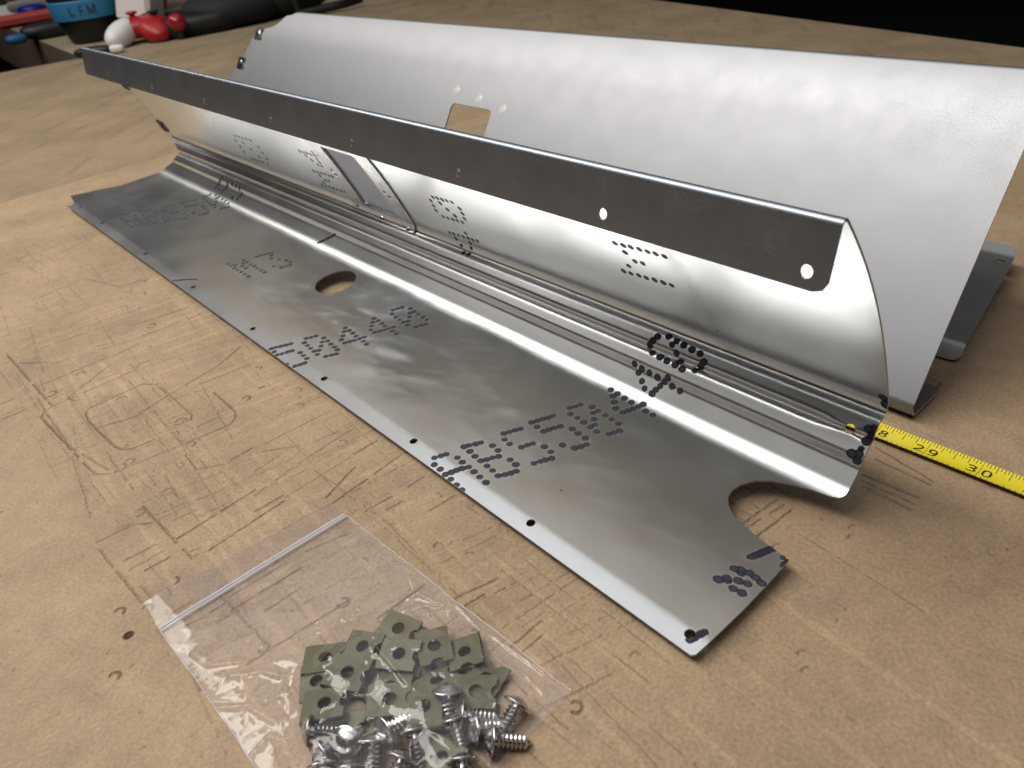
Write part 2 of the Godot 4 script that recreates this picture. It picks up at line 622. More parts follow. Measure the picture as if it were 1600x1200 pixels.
# ---------------------------------------------------------------- the bench
func bench() -> void:
	var tx := board_textures()
	var near_m := StandardMaterial3D.new()
	near_m.albedo_texture = tx[0]
	near_m.roughness = 0.62
	near_m.metallic_specular = 0.35
	near_m.heightmap_enabled = true
	near_m.heightmap_texture = tx[1]
	near_m.heightmap_scale = 0.24
	var far_m := StandardMaterial3D.new()
	far_m.albedo_texture = tx[2]
	far_m.roughness = 0.6
	far_m.metallic_specular = 0.35
	var edge_m := mat(lin(0.20, 0.125, 0.065), 0.8)
	var o := thing("workbench", "large pale brown hardboard workbench top scored with cutter lines", "workbench", Vector3.ZERO)
	var top := points([-2.244, 0.52, -1.793, -1.537, -1.11, -1.34, 0.9, -0.759, 0.9, 0.52])
	var rect := points([gx0 / 1000, gz0 / 1000, (gx0 + gw * gs) / 1000, gz0 / 1000, (gx0 + gw * gs) / 1000, 0.15, gx0 / 1000, 0.15])
	var t := Tris.new()
	var up := Vector3.UP
	var a := rect[0]; var c := rect[2]
	var uvn := func(p: Vector2) -> Vector2: return Vector2((p.x * 1000 - gx0) / (gw * gs), (p.y * 1000 - gz0) / (gh * gs))
	for q in [[0, 1, 2], [0, 2, 3]]:
		var v3: Array = []
		for i in q:
			v3.append(Vector3(rect[i].x, 0, rect[i].y))
		t.tri(v3[0], v3[1], v3[2], up, up, up, uvn.call(rect[q[0]]), uvn.call(rect[q[1]]), uvn.call(rect[q[2]]))
	var m := t.mesh()
	t = Tris.new()
	for strip in [[-9, -9, a.x, 9], [c.x, -9, 9, 9], [a.x, -9, c.x, a.y], [a.x, c.y, c.x, 9]]:
		var s := points([strip[0], strip[1], strip[2], strip[1], strip[2], strip[3], strip[0], strip[3]])
		for p in Geometry2D.intersect_polygons(top, s):
			var ix := Geometry2D.triangulate_polygon(p)
			for i in range(0, ix.size(), 3):
				var w: Array = [p[ix[i]], p[ix[i + 1]], p[ix[i + 2]]]
				t.tri(Vector3(w[0].x, 0, w[0].y), Vector3(w[1].x, 0, w[1].y), Vector3(w[2].x, 0, w[2].y), up, up, up, w[0] / 1.3, w[1] / 1.3, w[2] / 1.3)
	m = t.mesh(m)
	m.surface_set_material(0, near_m)
	m.surface_set_material(1, far_m)
	part("bench_top", m, null, o)
	t = Tris.new()
	for i in top.size():
		var p := top[i]; var q := top[(i + 1) % top.size()]
		var nn := Vector3(q.y - p.y, 0, p.x - q.x).normalized()
		if Geometry2D.is_point_in_polygon((p + q) / 2 + Vector2(nn.x, nn.z) * 0.01, top):
			nn = -nn
		t.quad(Vector3(p.x, 0, p.y), Vector3(q.x, 0, q.y), Vector3(q.x, -0.05, q.y), Vector3(p.x, -0.05, p.y), nn)
	part("edge_band", t.mesh(), edge_m, o)
	for p in [[-2.0, 0.4], [0.7, 0.4], [0.7, -0.65], [-1.75, -1.4]]:
		t = Tris.new()
		t.box(Vector3(-0.05, -0.9, -0.05), Vector3(0.05, -0.051, 0.05), 0.004)
		part("leg", t.mesh(), edge_m, o, Vector3(p[0], 0, p[1]))
	t = Tris.new()
	t.quad(Vector3(-9, 0, -9), Vector3(6, 0, -9), Vector3(6, 0, 5), Vector3(-9, 0, 5), up)
	var fl := part("floor", t.mesh(), mat(lin(0.03, 0.03, 0.03), 0.9), self, Vector3(0, -0.9, 0))
	fl.set_meta("kind", "structure")

# ---------------------------------------------------------------- ink
const GLYPHS := {
	"A": "01110100011000111111100011000110001", "B": "11110100011000111110100011000111110", "S": "01111100001000001110000010000111110", "5": "11111100001111000001000011000101110",
	"0": "01110100011001110101110011000101110", "4": "00010001100101010010111110001000010", "M": "10001110111010110101100011000110001", "3": "11111000100010000010000011000101110", "1": "00100001000010000100001000010000100",
}
const SW := 2048
const SH := 692
var ink := PackedByteArray()

func ink_dot(x: float, s: float, rx: float, rs: float) -> void:
	var k := SW / 840.0
	var cx := (x + 935.0) * k; var cy := s * k
	var ax := rx * k; var ay := rs * k
	var jig := rng.randf_range(0.9, 1.1)
	for yy in range(maxi(0, int(cy - ay - 2)), mini(SH, int(cy + ay + 3))):
		for xx in range(maxi(0, int(cx - ax - 2)), mini(SW, int(cx + ax + 3))):
			var d := Vector2((xx - cx) / ax, (yy - cy) / ay).length() * jig
			if d < 1.0:
				var v := int(lerpf(196.0, 255.0, smoothstep(0.55, 0.92, d)) * (1.0 - smoothstep(0.9, 1.0, d)))
				var i := yy * SW + xx
				ink[i] = maxi(ink[i], mini(v, 255)) if ink[i] < 120 else mini(255, maxi(ink[i], 205))

func ink_line(x0: float, s0: float, x1: float, s1: float, r: float) -> void:
	var cnt := maxi(1, int(Vector2(x0, s0).distance_to(Vector2(x1, s1)) / (r * 0.55)))
	for i in cnt + 1:
		ink_dot(lerpf(x0, x1, float(i) / cnt), lerpf(s0, s1, float(i) / cnt), r * 1.05, r)

func print_text(text: String, at: Vector2, pitch: Vector2, col: Vector2, row: Vector2, r: float) -> void:
	for c in text.length():
		var bits: String = GLYPHS.get(text[c], "")
		for k in bits.length():
			if bits[k] == "1":
				var p := at + pitch * c + col * (k % 5) + row * (k / 5)
				p += Vector2(rng.randf_range(-0.3, 0.3), rng.randf_range(-0.2, 0.2))
				ink_dot(p.x, p.y, r * 1.12, r)

func sheet_textures() -> Array:
	ink.resize(SW * SH)
	print_text("ABS50440", Vector2(-266, 3), Vector2(6.4, 17.4), Vector2(1.3, 2.6), Vector2(5.0, -0.5), 1.75)
	print_text("50440", Vector2(-436, 2), Vector2(6.9, 18.4), Vector2(1.5, 2.8), Vector2(5.1, -0.5), 1.75)
	print_text("ABS505", Vector2(-806, 24), Vector2(11.5, 17.0), Vector2(2.6, 2.6), Vector2(8.0, -0.6), 1.9)
	print_text("M3", Vector2(-590, 42), Vector2(10.0, 20.5), Vector2(1.6, 2.8), Vector2(6.2, 0.0), 1.75)
	print_text("M", Vector2(-234, 172), Vector2(6.4, 17.4), Vector2(1.0, 5.4), Vector2(5.0, 0.3), 1.6)
	print_text("40", Vector2(-394, 136), Vector2(2.0, 28.0), Vector2(0.8, 4.4), Vector2(5.0, 0.3), 1.6)
	print_text("M4", Vector2(-556, 150), Vector2(4.0, 24.0), Vector2(0.8, 3.6), Vector2(6.0, 0.3), 1.6)
	print_text("0", Vector2(-690, 150), Vector2(4.0, 24.0), Vector2(1.0, 6.5), Vector2(8.0, 0.3), 1.6)
	ink_line(-602, 1, -586, 13.6, 1.2); ink_line(-544, 102, -526, 113.7, 1.2)
	# the coarse letters at the near end
	ink_line(-114.4, 51.5, -110.8, 60.2, 1.5); ink_line(-115.4, 51.2, -111.8, 59.8, 1.4)
	ink_dot(-105.4, 59.0, 1.5, 1.4); ink_line(-103.6, 55.5, -103.0, 58.5, 1.3)
	for p in [[-117.6, 34.0], [-115.6, 36.6], [-114.8, 35.8], [-116.2, 42.4], [-114.0, 43.6], [-113.0, 42.2], [-110.6, 44.4], [-107.6, 44.0], [-111.6, 38.4], [-108.2, 39.4], [-110.8, 34.0], [-107.2, 34.4], [-104.6, 43.2]]:
		ink_dot(p[0], p[1], 2.1, 1.8)
	ink_line(-108.6, 4.4, -106.6, 10.6, 1.6)
	for p in [[-104.8, 146.0], [-103.4, 142.5], [-105.5, 129.6], [-103.4, 130.6], [-104.0, 124.8], [-107.2, 117.6], [-104.6, 118.6], [-104.4, 116.0]]:
		ink_dot(p[0], p[1], 2.2, 1.9)
	ink_line(-104.2, 116.6, -104.6, 121.0, 1.3); ink_line(-103.8, 125.0, -103.6, 129.0, 1.3)
	for p in [[-372.0, 8.5], [-200.0, 30.0], [-247.0, 218.0], [-184.0, 150.0]]:
		ink_dot(p[0], p[1], 0.5, 0.5)
	# handling marks that dull the metal
	var mid := noise(SW, SH, 0.006, 4, 31)
	var fine := noise(SW, SH, 0.22, 2, 33)
	var smear := noise(SW, SH, 0.02, 3, 35)
	var k := SW / 840.0
	var rgb := PackedByteArray(); rgb.resize(SW * SH * 3)
	var orm := PackedByteArray(); orm.resize(SW * SH * 3)
	for j in SH:
		for i in SW:
			var q := j * SW + i
			var x := i / k - 935.0; var s := j / k
			var f := ink[q] / 255.0
			var mark := 0.0
			var dx := (x + 187.0 + (s - 165.0) * 0.35) / 7.0
			if absf(dx) < 3.0 and s > 130.0 and s < 205.0:
				mark = exp(-dx * dx) * smoothstep(130.0, 150.0, s) * (0.6 + 0.8 * (smear[q] / 255.0 - 0.5))
			var base := 0.93 + 0.02 * (mid[q] / 255.0 - 0.5) - 0.20 * mark
			rgb[q * 3] = int(255 * lerpf(base * 0.99, 0.09, f)); rgb[q * 3 + 1] = int(255 * lerpf(base, 0.09, f)); rgb[q * 3 + 2] = int(255 * lerpf(minf(base * 1.005, 1.0), 0.13, f))
			var rough := 0.305 + 0.05 * (mid[q] / 255.0 - 0.45) + 0.008 * (fine[q] / 255.0 - 0.5) + 0.15 * mark
			orm[q * 3] = 255
			orm[q * 3 + 1] = clampi(int(255 * lerpf(rough, 0.6, f)), 20, 255)
			orm[q * 3 + 2] = int(255 * (1.0 - 0.8 * f))
	var h := PackedByteArray(); h.resize(SW * SH); h.fill(128)
	for i in 5200:
		var x := rng.randf_range(0, SW); var y := rng.randf_range(0, SH)
		var a := rng.randfn(0.0, 0.9); var l := rng.randf_range(3.0, 26.0)
		var v := rng.randi_range(106, 126)
		for e in int(l):
			var xx := int(x + cos(a) * e); var yy := int(y + sin(a) * e)
			if xx >= 0 and yy >= 0 and xx < SW and yy < SH:
				h[yy * SW + xx] = v
	var nm := Image.create_from_data(SW, SH, false, Image.FORMAT_L8, h)
	nm.convert(Image.FORMAT_RGBA8)
	nm.bump_map_to_normal_map(1.0)
	return [texture(Image.create_from_data(SW, SH, false, Image.FORMAT_RGB8, rgb)), texture(Image.create_from_data(SW, SH, false, Image.FORMAT_RGB8, orm)), texture(nm)]

# scuffed aluminium that repeats every 256 mm: [roughness, normal]
func scuffs(count: int, depth: int, sd: int) -> Array:
	var n := 1024
	var r2 := RandomNumberGenerator.new()
	r2.seed = sd
	var a1 := noise(n, n, 0.010, 3, sd + 1)
	var a2 := noise(n, n, 0.25, 2, sd + 2)
	var h := PackedByteArray(); h.resize(n * n); h.fill(140)
	var swirl := FastNoiseLite.new()
	swirl.seed = sd; swirl.frequency = 0.03
	for i in count:
		var x := r2.randf_range(0, n); var y := r2.randf_range(0, n)
		var a := swirl.get_noise_2d(x, y) * 5.0 + r2.randfn(0.6, 0.5)
		var l := r2.randf_range(5.0, 34.0)
		var v := 140 - r2.randi_range(2, depth)
		var bend := r2.randfn(0.0, 0.02)
		for e in int(l):
			x += cos(a); y += sin(a); a += bend
			h[posmod(int(y), n) * n + posmod(int(x), n)] = v
	var im := Image.create_from_data(n, n, false, Image.FORMAT_L8, h)
	im.convert(Image.FORMAT_RGBA8)
	im.bump_map_to_normal_map(1.0)
	var rough := PackedByteArray(); rough.resize(n * n)
	for k in n * n:
		rough[k] = clampi(int(170 + 0.07 * (a1[k] - 128) + 0.12 * (a2[k] - 128) + (140 - h[k]) * 0.7), 0, 255)
	return [texture(Image.create_from_data(n, n, false, Image.FORMAT_L8, rough)), texture(im)]

func metal(c: Color, rough: float, sc: Array, strength: float) -> StandardMaterial3D:
	var m := mat(c, rough, 1.0)
	m.roughness_texture = sc[0]
	m.roughness_texture_channel = BaseMaterial3D.TEXTURE_CHANNEL_RED
	m.normal_enabled = true
	m.normal_texture = sc[1]
	m.normal_scale = strength
	return m

# ---------------------------------------------------------------- the front panel
func front_panel() -> void:
	var tx := sheet_textures()
	var face := ORMMaterial3D.new()
	face.albedo_texture = tx[0]
	face.orm_texture = tx[1]
	face.metallic_specular = 0.2
	face.normal_enabled = false
	face.normal_texture = tx[2]
	face.normal_scale = 0.05
	var sc := scuffs(5200, 26, 71)
	var rear := metal(lin(0.345, 0.375, 0.425), 0.60, sc, 0.9)
	rear.uv1_scale = Vector3(3.3, 1.1, 1)
	M.rear = rear
	var sh := Sheet.new(-145.47, 4.59, 6.5, [[7, 0], [3, -6.8], [68.3, 6.7], [16.3, 4.3], [10.8, 39.1], [30.5, 0], [9.9, 61.7], [40.3, 5.5], [71.9, 14.4], [3.6, 126], [22, 0]])
	sh.bends.append([98.0, 148.0])
	sh.uv_from = Vector2(-935, 0)
	sh.uv_size = Vector2(840, 284)
	var wob := FastNoiseLite.new()
	wob.seed = 5; wob.frequency = 1.0 / 95.0
	sh.lift = func(x: float, s: float) -> float:
		# the rolled stiffening rib: a flat-topped ridge with a crease down its middle
		var e := smoothstep(113.0, 118.5, s) * (1.0 - smoothstep(134.0, 139.5, s))
		var pinch := exp(-pow((x + 112.0) / 9.0, 2.0))
		var crease := exp(-pow((s - 126.6) / (1.7 - 0.9 * pinch), 2.0))
		var d := 2.3 * e - (1.9 - 0.8 * pinch) * crease * e
		# slack in the flat of the sheet
		var flat := smoothstep(10.0, 40.0, s) * (1.0 - smoothstep(84.0, 104.0, s))
		var dent := 1.0 + 2.2 * exp(-pow((x + 400.0) / 85.0, 2.0))
		return d + wob.get_noise_2d(x, s * 1.3) * 0.62 * flat * dent + wob.get_noise_2d(x * 1.4 + 500.0, s * 0.8) * 0.22 * smoothstep(150.0, 175.0, s) * (1.0 - smoothstep(240.0, 256.0, s))
	var outline := points([-893, 0, -888, 3.5, -893, 7.5, -906, 9.5, -924, 12, -913, 36, -903, 50, -898, 59, -894, 80, -887, 95, -876, 107, -866, 114, -858, 119, -855, 123.5, -857, 127, -861, 129.5, -875, 134, -889, 138.5, -899, 143.5, -901, 149, -901.5, 156, -900.5, 171, -896, 186, -895, 198, -893, 225, -886, 250, -880, 256, -873, 262, -871, 281, -868, 283.3,
		-107, 283.3, -104, 282.2, -102.6, 279.5, -102.6, 147, -102.4, 136, -102, 122, -102.3, 103, -102.7, 100.5, -104.2, 98.6, -106.7, 97.7, -115, 96.6, -123, 94.8, -131.3, 91.6, -137.2, 87.5, -140.6, 82.1, -141.4, 77.5, -140.4, 73, -137.2, 69, -131.5, 65.2, -119.3, 62.3, -102.9, 59.9, -102.4, 45, -102.2, 28, -102.6, 8, -103.2, 1.4, -104.4, 0])
	var holes: Array = [disc(Vector2(-479.6, 77.6), 15.2, 40, 1.04), disc(Vector2(-112.2, 127.0), 2.3, 14)]
	for x in [-870.0, -798.4, -678.5, -574.2, -470.9, -375.2, -283.7, -195.1, -109.8]:
		holes.append(disc(Vector2(x, 7.2 if x < -700.0 else 6.6), 2.1, 14))
	for x in [-196.3, -110.3]:
		holes.append(disc(Vector2(x, 277.6), 2.3, 16))
	# the window, with rounded corners
	var win := rounded(-496.0, 147.0, -454.5, 201.0, 3.0)
	holes.append(win)
	var o := thing("bent_aluminium_panel", "bent bare aluminium panel printed with dotted black letters, open side to the front", "metal panel", Vector3.ZERO, "bent aluminium panels")
	sheet_part("bottom_face", sh.build(outline, holes, 0.0, 98.0), face, rear, o)
	sheet_part("stiffening_rib", sh.build(outline, holes, 98.0, 147.0), face, rear, o)
	sheet_part("curved_wall", sh.build(outline, holes, 147.0, 257.0), face, rear, o)
	var fl := sheet_part("top_flange", sh.build(outline, holes, 257.0, 284.0), face, rear, o)
	fl.set_meta("label", "dark scuffed narrow flange folded down along the top edge")
	# flush rivets along the rest of the flange
	var dull := mat(lin(0.30, 0.31, 0.335), 0.46, 1.0)
	for x in [-861.0, -799.0, -687.8, -581.6, -477.2, -380.8, -286.5]:
		var fq := sh.at(x, 277.6, -1.0)
		var fr := part("flush_rivet", ring_mesh(), M.ring, fl, fq[0])
		fr.material_override = dull
		fr.basis = Basis(Quaternion(Vector3.UP, -fq[1])).scaled_local(Vector3(0.5, 1.0, 0.5))
	# the doubling frame riveted round the window
	var base: Callable = sh.lift
	sh.lift = func(x: float, s: float) -> float: return base.call(x, s) + 1.06
	var plain := metal(lin(0.72, 0.72, 0.72), 0.42, sc, 0.35)
	plain.uv1_scale = Vector3(3.3, 1.1, 1)
	var frame := sheet_part("window_frame", sh.build(rounded(-516.0, 136.0, -434.0, 206.0, 2.0), [rounded(-497.5, 146.2, -453.0, 202.0, 3.0)], 130.0, 256.0), plain, rear, o)
	var rv := Tris.new()
	rv.lathe([[0.0, 0.0011], [0.0010, 0.0010], [0.0017, 0.0006], [0.0021, 0.0]], 14)
	var rm := mat(lin(0.8, 0.8, 0.78), 0.18, 1.0)
	for p in [[-511.0, 175.2], [-509.0, 171.5], [-446.6, 170.5], [-443.5, 166.5], [-441.1, 138.6], [-508.5, 141.6], [-475.5, 139.2]]:
		var q := sh.at(p[0], p[1], 1.0)
		var r := part("rivet", rv.mesh(), rm, frame, q[0])
		r.basis = Basis(Quaternion(Vector3.UP, q[1]))
	sh.lift = base
	# spring nuts clipped on the left edge
	var dark := mat(lin(0.035, 0.04, 0.038), 0.45, 0.4)
	for p in [[-897.0, 150.5, "black spring nut clipped low on the left edge of the printed panel"], [-897.0, 205.0, "black spring nut clipped under the flange at the panel's left end"]]:
		var q := sh.at(p[0], p[1], 1.0)
		var nn: Vector3 = q[1]
		var b := Basis(Vector3.RIGHT, nn, Vector3.RIGHT.cross(nn))
		clip_nut(Transform3D(b * Basis(Vector3.UP, PI / 2.0), q[0] + nn * 0.0010 + Vector3(-0.004, 0, 0)), dark, p[2], "spring nuts clipped on panel edges")

var ring_shared: ArrayMesh
func ring_mesh() -> ArrayMesh:
	if ring_shared == null:
		var ring := Tris.new()
		ring.lathe([[0.0, 0.00012], [0.0021, 0.00012], [0.0027, 0.0001], [0.0029, -0.0001], [0.0031, -0.0001], [0.0033, 0.00010], [0.0040, 0.00006], [0.0043, -0.0001]], 24)
		ring_shared = ring.mesh()
		M.ring = mat(lin(0.40, 0.40, 0.41), 0.5, 1.0)
	return ring_shared

func rounded(x0: float, s0: float, x1: float, s1: float, r: float) -> PackedVector2Array:
	var p := PackedVector2Array()
	for c in [[x1 - r, s1 - r, 0.0], [x0 + r, s1 - r, PI / 2], [x0 + r, s0 + r, PI], [x1 - r, s0 + r, 1.5 * PI]]:
		for k in 6:
			var a: float = c[2] + PI / 2 * k / 5.0
			p.append(Vector2(c[0] + cos(a) * r, c[1] + sin(a) * r))
	return p

# ---------------------------------------------------------------- the arched panel behind
func rear_panel() -> void:
	var sc := scuffs(9000, 13, 91)
	var face := metal(lin(0.315, 0.317, 0.335), 0.76, sc, 0.2)
	var rear := metal(lin(0.70, 0.70, 0.70), 0.62, sc, 0.4)
	var sh := Sheet.new(-359.3, 3.0, 180.0, [[27, 0], [11.75, -121], [126.25, -4], [33, -12], [4.5, -105], [36, -5], [114.5, -8]])
	sh.step_x = 10.0
	sh.uv_size = Vector2(256, 256)
	var wob := FastNoiseLite.new()
	wob.seed = 15; wob.frequency = 1.0 / 120.0
	sh.lift = func(x: float, s: float) -> float: return wob.get_noise_2d(x, s) * 0.12 * smoothstep(45.0, 80.0, s)
	var outline := points([-943.6, 3.6, -940.0, 0.0, -117.3, 0.0, -113.7, 0.9, -112.4, 4.5, -112.2, 36.1, -112.9, 108.3, -113.7, 162.4, -113.8, 203.9, -225.5, 212.9, -236.4, 352.8, -541.3, 352.8, -546.7, 212.9, -708.1, 212.9, -712.7, 352.8, -816.4, 352.8, -822.7, 212.9, -829.0, 198.5, -836.2, 195.6, -846.2, 194.4, -850.7, 191.2, -853.4, 187.6, -857.0, 184.9, -863.3, 181.8, -869.6, 179.8, -884.1, 177.3, -896.7, 176.5, -901.2, 172.8, -906.6, 163.3, -915.2, 140.4, -922.8, 130.8, -938.2, 121.8, -949.0, 99.2, -954.4, 54.1])
	var holes: Array = [rounded(-521.0, 97.4, -471.3, 135.9, 4.0)]
	for p in [[-891.3, 171.2], [-914.3, 136.4]]:
		holes.append(disc(Vector2(p[0.0], p[0.9]), 2.0, 14))
	var o := thing("arched_aluminium_panel", "arched plain brushed aluminium panel with a square window, standing behind the printed panel", "metal panel", Vector3.ZERO, "bent aluminium panels")
	sheet_part("bottom_flange", sh.build(outline, holes, 0.0, 37.9), face, rear, o)
	sheet_part("sloping_face", sh.build(outline, holes, 37.9, 171.4), face, rear, o)
	sheet_part("rounded_ridge", sh.build(outline, holes, 171.4, 203.9), face, rear, o)
	sheet_part("rear_leg", sh.build(outline, holes, 203.9, 460.0), face, rear, o)
	# flush rivets over the window, with a ring pressed round each
	for p in [[-521.1, 146.0], [-490.7, 142.1], [-460.4, 137.7]]:
		var q := sh.at(p[0], p[1], 1.0)
		var r := part("flush_rivet", ring_mesh(), M.ring, o, q[0])
		r.basis = Basis(Quaternion(Vector3.UP, q[1]))
	var bright := mat(lin(0.75, 0.74, 0.70), 0.2, 1.0)
	for p in [[-887.7, 171.2, "bright spring nut clipped on the arched panel's upper left tab"], [-910.7, 136.4, "bright spring nut clipped on the arched panel's left edge below the tab"]]:
		var q := sh.at(p[0], p[1], 1.0)
		var nn: Vector3 = q[1]
		var b := Basis(Vector3.RIGHT, nn, Vector3.RIGHT.cross(nn))
		clip_nut(Transform3D(b * Basis(Vector3.UP, PI / 2.0), q[0] + nn * 0.0010 + Vector3(-0.004, 0, 0)), bright, p[2], "spring nuts clipped on panel edges")
	# a third, smaller piece lies under the arch
	var s3 := Sheet.new(-391.0, 1.0, 42.0, [[8, -10], [5, -30], [104, 1], [4, 16], [8, 0]])
	s3.step_x = 8.0
	s3.uv_size = Vector2(256, 256)
	var gray := metal(lin(0.42, 0.42, 0.42), 0.72, sc, 0.3)
	var ol := points([-330, 0, -123, 0, -119.5, 0.8, -117.4, 4, -119.0, 14, -135.0, 112, -136.6, 120, -138.6, 126.5, -142, 128.8, -330, 128.8])
	var po := thing("small_bent_panel", "dark grey sheet metal plate with a corner hole, tucked under the arched panel", "metal plate")
	sheet_part("turned_edge", s3.build(ol, [], 0.0, 13.0), gray, gray, po)
	sheet_part("plate", s3.build(ol, [disc(Vector2(-141.5, 109.5), 3.2, 18)], 13.0, 117.0), gray, gray, po)
	sheet_part("raised_edge", s3.build(ol, [], 117.0, 129.0), gray, gray, po)

# ---------------------------------------------------------------- clip nuts and screws
var nut_sheet: Sheet
var nut_meshes: Array = []

# origin at the middle of the upper leaf's top, y up out of the leaf, z towards the fold
func clip_nut(xf: Transform3D, m: Material, label: String, group: String) -> void:
	if nut_meshes.is_empty():
		nut_sheet = Sheet.new(7.2, 0.0, 0.0, [[14.0, 0], [4.4, -180], [15.5, 4]])
		nut_sheet.thick = 0.8
		nut_sheet.step_x = 2.0
		nut_sheet.loose = 2.0
		nut_sheet.tight = 0.7
		nut_sheet.lift = func(x: float, s: float) -> float: return 0.55 * exp(-pow(Vector2(x, s - 7.2).length() / 2.9, 4.0)) * (1.0 if s < 14.2 else 0.0)
		var ol := points([-6.3, 0, -2.6, 0, -2.0, 1.2, -1.0, 1.8, 1.0, 1.8, 2.0, 1.2, 2.6, 0, 6.3, 0, 6.3, 33.8, 3.0, 33.8, 2.2, 29.0, -2.2, 29.0, -3.0, 33.8, -6.3, 33.8])
		var hs: Array = [disc(Vector2(0, 7.2), 2.5, 18), disc(Vector2(0, 25.0), 2.7, 16)]
		for r in [[0.0, 14.1], [14.1, 18.3], [18.3, 34.0]]:
			nut_meshes.append(nut_sheet.build(ol, hs, r[0], r[1]))
	var o := thing("clip_nut", label, "clip nut", Vector3.ZERO, group)
	o.transform = xf
	for k in 3:
		part(["upper_leaf", "folded_end", "lower_leaf"][k], nut_meshes[k], m, o, Vector3(0, 0, -0.0005))

func nuts_in_the_bag() -> void:
	var olive := mat(lin(0.108, 0.106, 0.060), 0.62, 0.0)
	olive.metallic_specular = 0.4
	var olive2 := mat(lin(0.122, 0.118, 0.068), 0.60, 0.0)
	# x, z of the hole in mm, height of the leaf, turn of the long side in the picture, tilt along and across, what tells it apart
	var spots: Array = [
		[-194.7, -43.9, 3.6, 80, 3, 4, "olive clip nut lying low under its neighbours at the pile's left"],
		[-172.5, -62.2, 4.0, 15, -4, 3, "olive clip nut mostly covered in the middle of the pile"],
		[-162.5, -75.8, 4.2, -40, 6, -14, "olive clip nut tilted on edge behind the two front nuts"],
		[-165.9, -46.0, 3.6, 90, 0, 6, "olive clip nut under the screw tips below the front row"],
		[-201.0, -51.9, 4.4, -5, 2, -2, "olive clip nut at the upper left of the pile beside open film"],
		[-194.0, -64.4, 5.2, 20, -8, 8, "olive clip nut tilted back second from the top of the pile"],
		[-190.4, -78.5, 5.6, 27, 3, 5, "topmost olive clip nut at the far point of the pile"],
		[-173.4, -82.7, 6.2, 75, 4, -4, "olive clip nut standing lengthwise near the crumpled film"],
		[-164.0, -89.6, 4.8, 80, -6, 8, "olive clip nut at the right side under a shiny film crease"],
		[-179.4, -71.7, 7.2, 12, -3, 6, "olive clip nut lying on top in the centre of the pile"],
		[-186.5, -53.7, 7.4, 16, 2, 5, "olive clip nut overlapping two others left of centre"],
		[-182.6, -41.5, 6.2, -5, -2, -3, "olive clip nut at the near left corner of the pile"],
		[-166.3, -58.7, 7.2, -3, 3, 2, "olive clip nut in the near row, its edge under a bright film line"],
		[-156.5, -65.6, 6.4, -95, -3, -3, "olive clip nut upright beside the near row, notch towards the screws"],
		[-148.4, -82.6, 4.8, 2, 5, 6, "small looking olive clip nut alone at the right above the screws"],
		[-137.4, -58.8, 4.6, 35, -10, 7, "dark olive clip nut lying among the screws at the bottom"],
		[-151.2, -89.2, 3.2, -60, 0, 4, "olive clip nut half hidden at the right edge under folded film"],
	]
	for i in spots.size():
		var s: Array = spots[i]
		var b := Basis.from_euler(Vector3(deg_to_rad(s[4]), deg_to_rad(138.0 - s[3]), deg_to_rad(s[5])))
		clip_nut(Transform3D(b * 1.0, Vector3(s[0], s[2], s[1]) / 1000.0), olive if i % 3 else olive2, s[6], "olive clip nuts in the bag")

